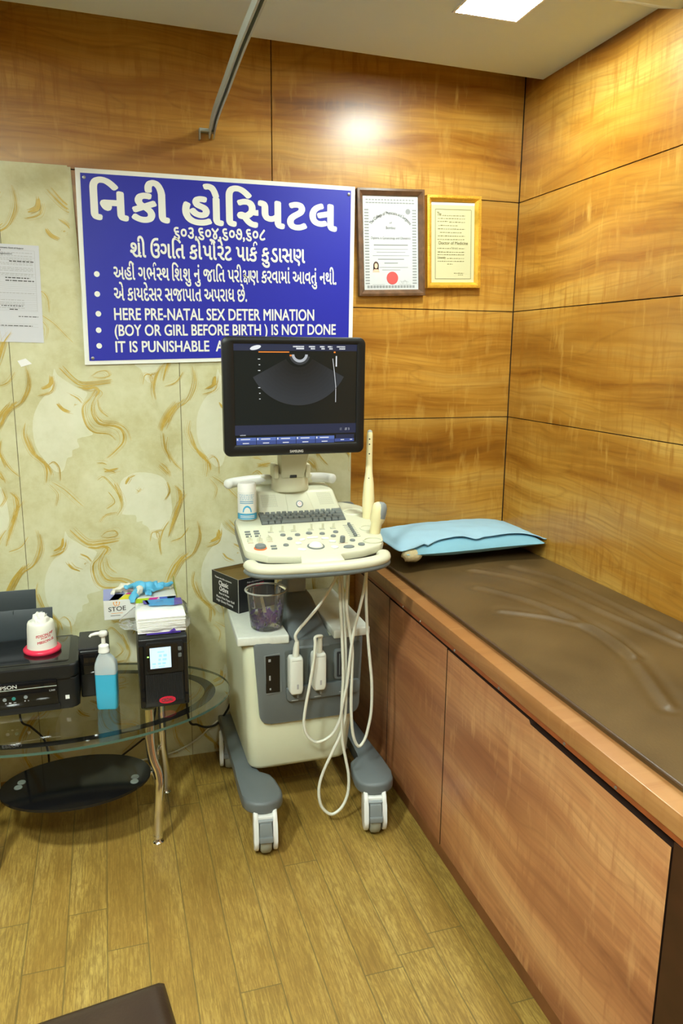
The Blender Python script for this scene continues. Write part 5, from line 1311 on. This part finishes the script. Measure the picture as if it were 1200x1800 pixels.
mb = MB(); write(mb, 'CRDAL', (-1.405, FY - .0052, .4505), (-1.371, FY - .0052, .4525), .0155, lift=.0005, offset=.02, **UPN); mb.build('lettering', m_ink, fb, smooth=0)

# glove carton and gloves
gb = root('glove_box', 'white carton with coloured panels standing at the back of the power backup unit', 'box', (-1.450, -.215, .6588))
gx0, gx1, gy0, gy1, gz0, gz1 = -1.562, -1.335, -.272, -.150, .6588, .724
gz0 = uz1 + .0008
mb = MB(); mb.box(gx0, gx1, gy0, gy1, gz0, gz1, .0015, 1); mb.build('carton', m_white, gb, smooth=30)
def gfront(poly, d=.0006): return [Vector((gx0 + (gx1 - gx0) * u, gy0 - d, gz0 + (gz1 - gz0) * v)) for u, v in poly]
def gtop(poly, d=.0006): return [Vector((gx0 + (gx1 - gx0) * u, gy0 + (gy1 - gy0) * v, gz1 + d)) for u, v in poly]
mb = MB(); cols = [('gl_lavender', (.28, .32, .62)), ('gl_yellow', (.76, .70, .02)), ('gl_green', (.45, .66, .02)), ('gl_magenta', (.62, .04, .30)), ('gl_blue', (.10, .17, .60)), ('gl_sky', (.25, .45, .72))]
gm = [mat(n_, c, .45) for n_, c in cols]
for mi, poly in ((0, [(0, 0), (.20, 0), (.30, .5), (.25, 1), (0, 1)]), (5, [(.08, .0), (.2, .0), (.30, .45), (.16, .5)]), (1, [(.20, 0), (.42, 0), (.46, .35), (.30, .40)]), (3, [(.3, .4), (.46, .35), (.5, .5), (.34, .55)])): mb.mi = mi; mb.poly(gtop(poly))
for mi, poly in ((2, [(.44, .98), (.63, .98), (.55, .60), (.47, .32), (.43, .62)]), (3, [(.63, .98), (.76, .98), (.68, .72), (.47, .32), (.55, .60)]), (4, [(.76, .98), (.99, .98), (.99, .45), (.80, .55)]), (5, [(.86, .98), (.99, .98), (.95, .6)])): mb.mi = mi; mb.poly(gfront(poly))
mb.build('colour_panels', gm, gb, smooth=0)
mb = MB(); write(mb, 'STOE', (gx0 + .014, gy0, gz0 + .028), (gx0 + .068, gy0, gz0 + .030), .021, lift=.0007, offset=.012, **UPN)
mb.box(gx0 + .02, gx0 + .05, gy0 - .0006, gy0, gz0 + .013, gz0 + .0145); mb.build('lettering', m_ink, gb, smooth=0)
mb = MB()
for k, (x, r_) in enumerate(((-.009, .0022), (0, .0026), (.009, .0022))):
    mb.lathe([(r_, 0), (0, .0004)], n=14, M=Matrix.Translation((gx0 + .040 + x, gy0 - .0005, gz0 + .0565 + (.001 if k == 1 else 0))) @ Matrix.Rotation(pi / 2, 4, 'X'))
    V, F = ribbon2d([(x, -.003), (x * .8, -.007), (x * .3 + .001, -.011)], .0022)
    vs = [mb.bm.verts.new((gx0 + .040 + v.x, gy0 - .0006, gz0 + .0565 + v.y)) for v in V]
    for f in F: mb.bm.faces.new([vs[i] for i in f])
mb.box(gx0 + .022, gx0 + .058, gy0 - .0006, gy0, gz0 + .0205, gz0 + .0217)
mb.build('orange_emblem', mat('emblem_orange', (.80, .30, .02), .5), gb, smooth=0)
mb = MB(); mb.hexa([(gx1 + .0005, gy0, gz0), (gx1 + .006, gy0, gz0), (gx1 + .006, gy1, gz0), (gx1 + .0005, gy1, gz0)], [(gx1 + .0005, gy0 + .002, gz1 + .006), (gx1 + .003, gy0 + .002, gz1 + .006), (gx1 + .003, gy1, gz1 + .030), (gx1 + .0005, gy1, gz1 + .030)])
mb.build('end_flap', mat('flap_olive', (.30, .30, .06), .6), gb, smooth=0)
def crumple(pts, rads, seed, flat=.6, amp=.006):
    mb = MB(); mb.tube(spline(pts, 6), [r_ for r_ in [v for a, b_ in zip(rads, rads[1:] + [rads[-1]]) for v in [a + (b_ - a) * k / 6 for k in range(6)]][:len(spline(pts, 6))]], 14, flat=flat)
    for v in mb.bm.verts: v.co += Vector((mnoise.noise(v.co * 55 + Vector((seed, 0, 0))), mnoise.noise(v.co * 55 + Vector((0, seed, 0))), mnoise.noise(v.co * 55 + Vector((0, 0, seed))) * .7)) * amp
    return mb
def fingers(name, label, c, m, seed, spec):
    t = root(name, label, 'glove', c)
    mb = MB()
    for pts, rads in spec:
        s_ = spline([tuple(Vector(c) + Vector(p)) for p in pts], 6); n_ = len(s_); k_ = len(rads) - 1
        rr = [rads[min(int(i * k_ / (n_ - 1)), k_ - 1)] + (rads[min(int(i * k_ / (n_ - 1)), k_ - 1) + 1] - rads[min(int(i * k_ / (n_ - 1)), k_ - 1)]) * ((i * k_ / (n_ - 1)) % 1 if i < n_ - 1 else 1) for i in range(n_)]
        mb.tube(s_, rr, 12, up=(0, 0, 1))
    for v in mb.bm.verts: v.co += Vector((mnoise.noise(v.co * 70 + Vector((seed, 0, 0))), mnoise.noise(v.co * 70 + Vector((0, seed, 0))), .6 * mnoise.noise(v.co * 70 + Vector((0, 0, seed))))) * .011
    mb.build('glove_sheet', m, t, smooth=80)
    return t
m_gblue = mat('glove_blue', (.10, .44, .70), .4); m_gwhite = mat('glove_white', (.72, .70, .60), .5)
fingers('disposable_glove', 'crumpled blue disposable glove on top of the carton', (-1.440, -.225, gz1 + .012), m_gblue, 3, [
    ([(-.028, .01, .010), (-.005, .0, .012), (.020, .0, .010), (.050, .005, .008)], [.009, .018, .019, .014]), ([(.045, .005, .008), (.062, .0, .010), (.078, .004, .012), (.098, .002, .014)], [.010, .009, .007, .005]),
    ([(-.01, -.01, .006), (-.025, -.035, -.004), (-.034, -.058, -.022)], [.012, .010, .006]), ([(-.02, .01, .016), (-.038, .006, .014), (-.050, .012, .010)], [.008, .007, .006]), ([(.03, -.012, .002), (.015, -.03, .0), (.03, -.04, -.002)], [.010, .008, .006])])
fingers('disposable_glove', 'crumpled white disposable glove on top of the carton', (-1.470, -.205, gz1 + .010), m_gwhite, 9, [
    ([(-.065, -.01, -.004), (-.04, .0, .006), (-.01, .01, .006), (.02, .015, .0)], [.006, .011, .014, .010]), ([(.03, -.025, .018), (.022, -.045, .010), (.016, -.055, .0)], [.006, .009, .007]), ([(.03, .02, .0), (.08, .01, .004), (.125, .0, .004)], [.010, .011, .008])])

# pack of tissues in a clear bag
tx0, tx1, ty0, ty1, tz0 = -1.470, -1.318, -.440, -.275, uz1 + .0032
tp_ = root('tissue_pack', 'opened pack of white paper tissues in clear wrapping on the power backup unit', 'tissue pack', ((tx0 + tx1) / 2, (ty0 + ty1) / 2, tz0))
m_tis = mat('tissue_white', (.84, .84, .82), .9)
mb = MB(); nS = 10
for k in range(nS):
    z = tz0 + .001 + k * .0050; j = random.uniform(-.0015, .0015); dz = .0
    mb.box(tx0 + .004 + j, tx1 - .004 + j, ty0 + .003 - j, ty1 - .01, z, z + .0044, .0018, 2)
mb.build('tissue_stack', m_tis, tp_, smooth=60)
mb = MB()
def bag(u, v):      # loose film round the stack, gathered into a tail on the left
    a = 2 * pi * u
    tail = max(0., 1 - v * 3.2)
    x = tx0 - .045 + (tx1 + .014 - tx0 + .045) * v
    k = 1 - .78 * tail ** 1.2
    if v > .9: k *= 1 - .35 * ((v - .9) / .1) ** 2
    cx_, cz_ = (ty0 + ty1) / 2, tz0 + .028 - .012 * tail
    ry, rz = (ty1 - ty0) / 2 + .004, .0285
    ca, sa = cos(a), sin(a); q = (abs(ca) ** 4 + abs(sa) ** 4) ** -.25
    y = cx_ + ry * k * ca * q; z = max(tz0, cz_ + rz * k * sa * q)
    nz = mnoise.noise(Vector((x * 45, y * 45, z * 45))) * (.003 + .005 * tail)
    return Vector((x + nz, y + nz, max(tz0, z + nz)))
mb.grid(bag, 60, 36, closed_u=True)
mb.build('clear_wrap', clear('film', (.985, .99, .99), .0, .12, bump=.12, bscale=60, milk=.03, ior=1.18), tp_, smooth=80)
mb = MB()
def topfilm(poly): return [Vector((tx0 + (tx1 - tx0) * u, ty0 + (ty1 - ty0) * v, tz0 + .0560)) for u, v in poly]
mb.mi = 0; mb.poly(topfilm([(.30, .62), (.80, .55), (.84, .98), (.22, .98)])); mb.mi = 1; mb.poly(topfilm([(.80, .55), (.98, .60), (.98, .98), (.84, .98)])); mb.poly(topfilm([(.20, .75), (.32, .72), (.28, .98), (.18, .98)]))
mb.mi = 1; yb = ty0 - .0052; mb.poly([Vector((tx1 - .060, yb, tz0 + .002)), Vector((tx1 - .034, yb, tz0 + .006)), Vector((tx1 - .040, yb, tz0 + .015))])
mb.mi = 1; mb.poly([Vector((tx0 + .03, ty0 - .004, tz0 - .0006)), Vector((tx1 - .02, ty0 - .004, tz0 - .0006)), Vector((tx1 - .02, ty1, tz0 - .0006)), Vector((tx0 + .03, ty1, tz0 - .0006))])
mb.build('printed_film', [mat('film_blue', (.08, .36, .72), .35), mat('film_violet', (.10, .05, .42), .35)], tp_, smooth=0)

# ================================================================== PRINTER
pr = root('printer', 'black inkjet printer with raised paper support and side ink tank on the glass table', 'printer', (-1.88, -.27, GZ))
px0, px1, py0, py1 = -2.115, -1.645, -.395, -.150
Zb, Zt = GZ + .0006, .576
mb = MB(); mb.prism(rrect(px0, px1, py0, py1, .022, 6), Zb, .530, .005, 3); mb.build('lower_body', m_black, pr, smooth=45)
mb = MB(); mb.prism(rrect(px0 - .002, px1 + .002, py0 - .006, py1 + .004, .026, 6), .532, Zt, .008, 4); sc_ = mb.build('scanner_lid', m_black, pr, smooth=45)
mb = MB(); mb.prism(rrect(px0 + .030, px1 - .026, py0 + .022, py1 - .010, .012, 5), Zt - .001, Zt + .0018, .001, 2); mb.build('lid_plate', m_black_gloss, sc_, smooth=40)
mb = MB(); mb.hexa([(px0 + .03, py0 - .010, .455), (-1.705, py0 - .010, .455), (-1.705, py0 + .01, .455), (px0 + .03, py0 + .01, .455)], [(px0 + .03, py0 - .012, .534), (-1.706, py0 - .012, .534), (-1.706, py0 + .01, .534), (px0 + .03, py0 + .01, .534)], .002, 2)
pf = mb.build('control_strip', m_black_gloss, pr, smooth=40)
FYp = py0 - .0125
mb = MB(); mb.box(px0 + .03, -1.707, FYp, FYp + .002, .5145, .5162); mb.build('silver_line', m_alu, pf, smooth=0)
mb = MB(); write(mb, 'EPSON', (-1.871, FYp, .5195), (-1.817, FYp, .5205), .0155, lift=.0006, offset=.02, **UPN); mb.build('lettering', mat('letter_grey', (.55, .56, .55), .4), pf, smooth=0)
mb = MB(); write(mb, 'L360', (-1.728, FYp, .500), (-1.712, FYp, .500), .0075, lift=.0006, offset=.01, **UPN); mb.build('model_mark', mat('letter_dim', (.40, .41, .41), .5), pf, smooth=0)
for x, z, m_ in ((-1.853, .487, m_grey_lt), (-1.828, .488, mat('btn_teal', (.03, .22, .20), .4)), (-1.795, .489, m_grey_lt), (-1.880, .487, m_grey_lt)):
    mb = MB(); mb.lathe([(.0055, 0), (.0048, .0014), (.0030, .0015), (.0028, .0007), (0, .0007)], n=20, M=Matrix.Translation((x, FYp + .0006, z)) @ Matrix.Rotation(pi / 2, 4, 'X')); mb.build('button', m_, pf)
mb = MB(); mb.box(-1.8525, -1.848, FYp - .0004, FYp + .001, .4745, .4765); mb.box(-1.842, -1.835, FYp - .0004, FYp + .001, .4735, .4775); mb.box(-1.829, -1.822, FYp - .0004, FYp + .001, .4745, .4765); mb.box(-1.799, -1.796, FYp - .0004, FYp + .001, .476, .479); mb.box(-1.789, -1.787, FYp - .0004, FYp + .001, .476, .478)
mb.build('button_marks', m_ink_grey, pf, smooth=0)
mb = MB(); mb.box(-1.685, -1.6735, py0 - .0012, py0 + .002, .4635, .4755); mb.build('sticker', m_paper, pr, smooth=0)
mb = MB(); mb.hexa([(px0 + .05, py0 - .008, .4345), (-1.70, py0 - .008, .4345), (-1.70, py0 + .004, .4345), (px0 + .05, py0 + .004, .4345)], [(px0 + .05, py0 - .007, .454), (-1.70, py0 - .007, .454), (-1.70, py0 + .004, .454), (px0 + .05, py0 + .004, .454)], .002, 2); mb.build('output_tray', m_black, pr, smooth=40)
mb = MB(); mb.box(px1 + .003, -1.552, -.335, -.170, GZ + .0006, .588, .006, 3); it = mb.build('ink_tank', m_black, pr, smooth=40)
mb = MB(); mb.box(px1 + .006, -1.556, -.338, -.333, .51, .58, .002, 2); mb.build('tank_window', m_black_gloss, it)
mb = MB(); mb.box(px1 + .001, -1.556, -.328, -.176, .586, .594, .003, 2); mb.build('tank_cap', m_black_mat, it)
m_sup = mat('support_slate', (.035, .046, .052), .4)
mb = MB(); mb.hexa([(px0 + .07, -.140, .560), (-1.728, -.140, .560), (-1.728, -.134, .560), (px0 + .07, -.134, .560)], [(px0 + .07, -.118, .668), (-1.726, -.118, .668), (-1.726, -.112, .668), (px0 + .07, -.112, .668)], .0015, 2)
ps = mb.build('paper_support', m_sup, pr, smooth=40)
mb = MB(); mb.hexa([(px0 + .12, -.1205, .640), (-1.776, -.1205, .640), (-1.776, -.1165, .640), (px0 + .12, -.1165, .640)], [(px0 + .12, -.110, .732), (-1.774, -.110, .732), (-1.774, -.106, .732), (px0 + .12, -.106, .732)], .0015, 2)
mb.box(-1.847, -1.8445, -.1235, -.116, .655, .666); mb.build('support_extension', m_sup, ps, smooth=40)

# upturned tub with cotton on the printer
CX, CY, CZ = -1.752, -.265, Zt + .0022
cd = root('cotton_tub', 'white upturned plastic cup with red rim and cotton wool standing on the printer', 'cup', (CX, CY, CZ))
mb = MB(); mb.lathe([(.0, .004), (.0445, .004), (.0440, .016), (.0410, .075), (.0395, .090), (.0370, .096), (.033, .098), (.024, .095), (.020, .085)], (CX, CY, CZ), 48, cap=False); mb.build('cup_wall', mat('cup_white', (.80, .80, .72), .35), cd, smooth=50)
mb = MB(); mb.lathe([(.040, .0), (.054, .0), (.0565, .004), (.0565, .008), (.052, .013), (.045, .0145), (.043, .010)], (CX, CY, CZ), 48); mb.build('red_rim', mat('rim_red', (.72, .03, .08), .28), cd, smooth=50)
mb = MB()
dv = Vector((-1.52, -2.675, 0)) - Vector((CX, CY, 0)); a0 = math.atan2(dv.y, dv.x)
def wrap(text, aa, ab, z, h, slope=0., off=.03):
    v, f, x0, x1 = glyphs(text, off); vs = []
    for p in v:
        t_ = (p.x - x0) / (x1 - x0); a = a0 + radians(aa + (ab - aa) * t_); zz = z + slope * t_ + p.y * h; r_ = .0440 - (zz - .016) * .051 + .0005
        vs.append(mb.bm.verts.new((CX + r_ * cos(a), CY + r_ * sin(a), CZ + zz)))
    for ff in f:
        try: mb.bm.faces.new([vs[i] for i in ff])
        except ValueError: pass
wrap('FDSON-MP', -22, 52, .054, .0115, .010); wrap('FORTE', -2, 38, .049, .0080, .006); wrap('MBSON-SL', -18, 54, .034, .0115, .010)
mb.build('red_lettering', mat('print_red2', (.62, .03, .06), .5), cd, smooth=0)
mb = MB()
def cot(u, v):
    a = 2 * pi * u; r_ = .027 * sin(pi * min(.98, .02 + v * .55)) ** .5 * (1 - .3 * max(0, v - .5)) if v < .98 else .001
    z = .080 + .036 * v
    r_ = (.026 * (1 - v ** 2.2) + .0005)
    d = Vector((cos(a), sin(a), 0)) * r_
    p = Vector((CX + d.x, CY + d.y, CZ + .088 + .040 * v))
    return p + Vector((mnoise.noise(p * 90), mnoise.noise(p * 90 + Vector((5, 5, 5))), mnoise.noise(p * 90 + Vector((9, 1, 3))))) * .009 * (.3 + v)
mb.grid(cot, 40, 18, closed_u=True)
for k in range(46):
    a = random.uniform(0, 2 * pi); r_ = random.uniform(0, .016); p = Vector((CX + r_ * cos(a), CY + r_ * sin(a), CZ + .108 + .012 * (1 - r_ / .02)))
    d = Vector((cos(a) * .5 + random.uniform(-.3, .3), sin(a) * .5 + random.uniform(-.3, .3), 1)).normalized() * random.uniform(.004, .010)
    mb.tube([p, p + d * .5 + Vector((random.uniform(-.002, .002), 0, 0)), p + d], [.0016, .0011, .0004], 5)
mb.build('cotton_wool', mat('cotton', (.84, .84, .78), 1., sheen=.3, bump=.5, bscale=200), cd, smooth=80)

# ================================================================== SANITISER BOTTLE
BX, BY = -1.562, -.420
bo = root('pump_bottle', 'clear square pump bottle half full of blue liquid on the glass table', 'bottle', (BX, BY, GZ))
Bz = GZ + .0006; Rb = Matrix.Translation((BX, BY, Bz)) @ Matrix.Rotation(radians(-12), 4, 'Z')
def brect(wx, wy, z, r_, dx=0.): return [Rb @ Vector((x + dx, y, z)) for x, y in rrect(-wx, wx, -wy, wy, r_, 4)]
mb = MB(); mb.loft([brect(.0315, .0215, .1135, .008), brect(.0315, .0215, .136, .008), brect(.030, .020, .146, .008), brect(.023, .0165, .162, .009, -.002), brect(.0145, .0135, .174, .010, -.004), brect(.0125, .0125, .180, .010, -.004)], cap=False)
mb.build('bottle_wall', clear('bottle_plastic', (.88, .92, .92), .04, .10, milk=.42, milkcol=(.82, .88, .88)), bo, smooth=50)
mb = MB(); mb.loft([brect(.028, .018, .0, .006), brect(.0305, .0205, .004, .008), brect(.0315, .0215, .05, .008), brect(.0315, .0215, .1125, .008)])
mb.build('blue_liquid', mat('liquid_blue', (.045, .40, .62), .15, coat=.3), bo, smooth=50)
mb = MB(); cc = Rb @ Vector((-.004, 0, 0))
mb.lathe([(.0165, .180), (.0165, .186), (.0150, .188), (.0150, .200), (.0110, .203), (.0060, .206), (.0060, .232)], cc, 28); pc = mb.build('pump_collar', m_white, bo, smooth=40)
mb = MB(); mb.lathe([(.0100, .2295), (.0125, .232), (.0135, .241), (.0115, .244), (0, .2445)], cc, 28)
mb.tube([Rb @ Vector((-.006, 0, .2385)), Rb @ Vector((-.024, -.006, .2395)), Rb @ Vector((-.037, -.010, .2370)), Rb @ Vector((-.041, -.0115, .2320))], [.0058, .0052, .0042, .0036], 12); mb.build('pump_head', m_white, bo, smooth=50)

# ================================================================== LEADS
def lead(name, label, pts, r_, m_):
    mb = MB(); mb.tube(spline(pts, 8), r_, 8); o = mb.build(name, m_, None, smooth=80); tag(o, label, 'cable'); return o
lead('power_cable', 'black power lead looping from under the glass table to the scanner', [(-1.335, -.158, .50), (-1.325, -.10, .44), (-1.30, -.06, .39), (-1.2900, -0.0500, 0.1740), (-1.2570, -0.0450, 0.1390), (-1.2220, -0.0450, 0.1250), (-1.1840, -0.0500, 0.1360), (-1.1500, -0.0600, 0.1870), (-1.1320, -0.0700, 0.2280), (-1.1040, -0.0700, 0.2400)], .0042, m_blackcable)
lead('power_cable', 'black lead sagging along the wall behind the glass table legs', [(-1.375, -.160, .47), (-1.4240, -0.0400, 0.1380), (-1.4580, -0.0350, 0.1040), (-1.5100, -0.0300, 0.0640), (-1.5560, -0.0280, 0.0340), (-1.6220, -0.0300, 0.0140), (-1.7210, -0.0400, -0.0000), (-1.7970, -0.0500, -0.0130)], .0036, m_blackcable)
lead('printer_cable', 'black lead hanging down behind the printer at the far left', [(-1.83, -.145, .50), (-1.8600, -0.0600, 0.2650), (-1.8290, -0.0450, 0.2140), (-1.7940, -0.0350, 0.1600), (-1.7820, -0.0300, 0.0960), (-1.7840, -0.0300, 0.0360), (-1.7910, -0.0400, -0.0310)], .0036, m_blackcable)
lead('white_cable', 'thin white cable running low along the wall toward the scanner', [(-1.1020, -0.0550, 0.2190), (-1.1600, -0.0350, 0.1550), (-1.2070, -0.0250, 0.1120), (-1.2500, -0.0200, 0.0740), (-1.2930, -0.0180, 0.0470), (-1.3570, -0.0160, 0.0230), (-1.4610, -0.0160, 0.0120), (-1.6620, -0.0160, 0.0080)], .0032, m_cable)

# ================================================================== FOREGROUND STOOL
st = root('stool', 'dark brown leather stool seat corner on the floor in front', 'stool', (-1.66, -1.77, 0), (0, 0, radians(8)))
m_seat = leather('stool_leather', (.030, .017, .010), .36)
W2 = .215
mb = MB(); n_ = 40
def seat(u, v):
    a = 2 * u - 1; b_ = 2 * v - 1
    def sq(t): return t
    ed = min(1 - abs(a), 1 - abs(b_)); z = .452 - .022 * max(0., 1 - ed / .12) ** 2.2
    return Vector((a * W2, b_ * W2, z + .004 * (1 - a * a) * (1 - b_ * b_)))
vv = [[mb.bm.verts.new(seat(i / n_, j / n_)) for i in range(n_ + 1)] for j in range(n_ + 1)]
for j in range(n_):
    for i in range(n_): mb.bm.faces.new((vv[j][i], vv[j][i + 1], vv[j + 1][i + 1], vv[j + 1][i]))
ring = [vv[0][i] for i in range(n_ + 1)] + [vv[j][n_] for j in range(1, n_ + 1)] + [vv[n_][i] for i in range(n_ - 1, -1, -1)] + [vv[j][0] for j in range(n_ - 1, 0, -1)]
def sk(prev, k, z):
    cur = [mb.bm.verts.new((v.co.x * k, v.co.y * k, z)) for v in prev]
    for i in range(len(prev)): q = (i + 1) % len(prev); mb.bm.faces.new((prev[i], prev[q], cur[q], cur[i]))
    return cur
r1 = sk(ring, 1.012, .418); r2 = sk(r1, .999, .385); r3 = sk(r2, .96, .380); mb.bm.faces.new(r3)
mb.build('seat', m_seat, st, world=False, smooth=60)
for sx in (-1, 1):
    for sy in (-1, 1):
        mb = MB(); mb.cyl((sx * .175, sy * .175, .002), (sx * .165, sy * .165, .382), .0115, .0125, 16); lg = mb.build('leg', m_black, st, world=False)
        mb = MB(); mb.lathe([(.0, 0), (.015, 0), (.015, .012), (.0125, .02)], (sx * .175, sy * .175, 0), 16); mb.build('foot', m_black_mat, lg, world=False)
for sx in (-1, 1):
    mb = MB(); mb.cyl((sx * .171, -.171, .15), (sx * .171, .171, .15), .008); mb.build('stretcher', m_black, st, world=False)
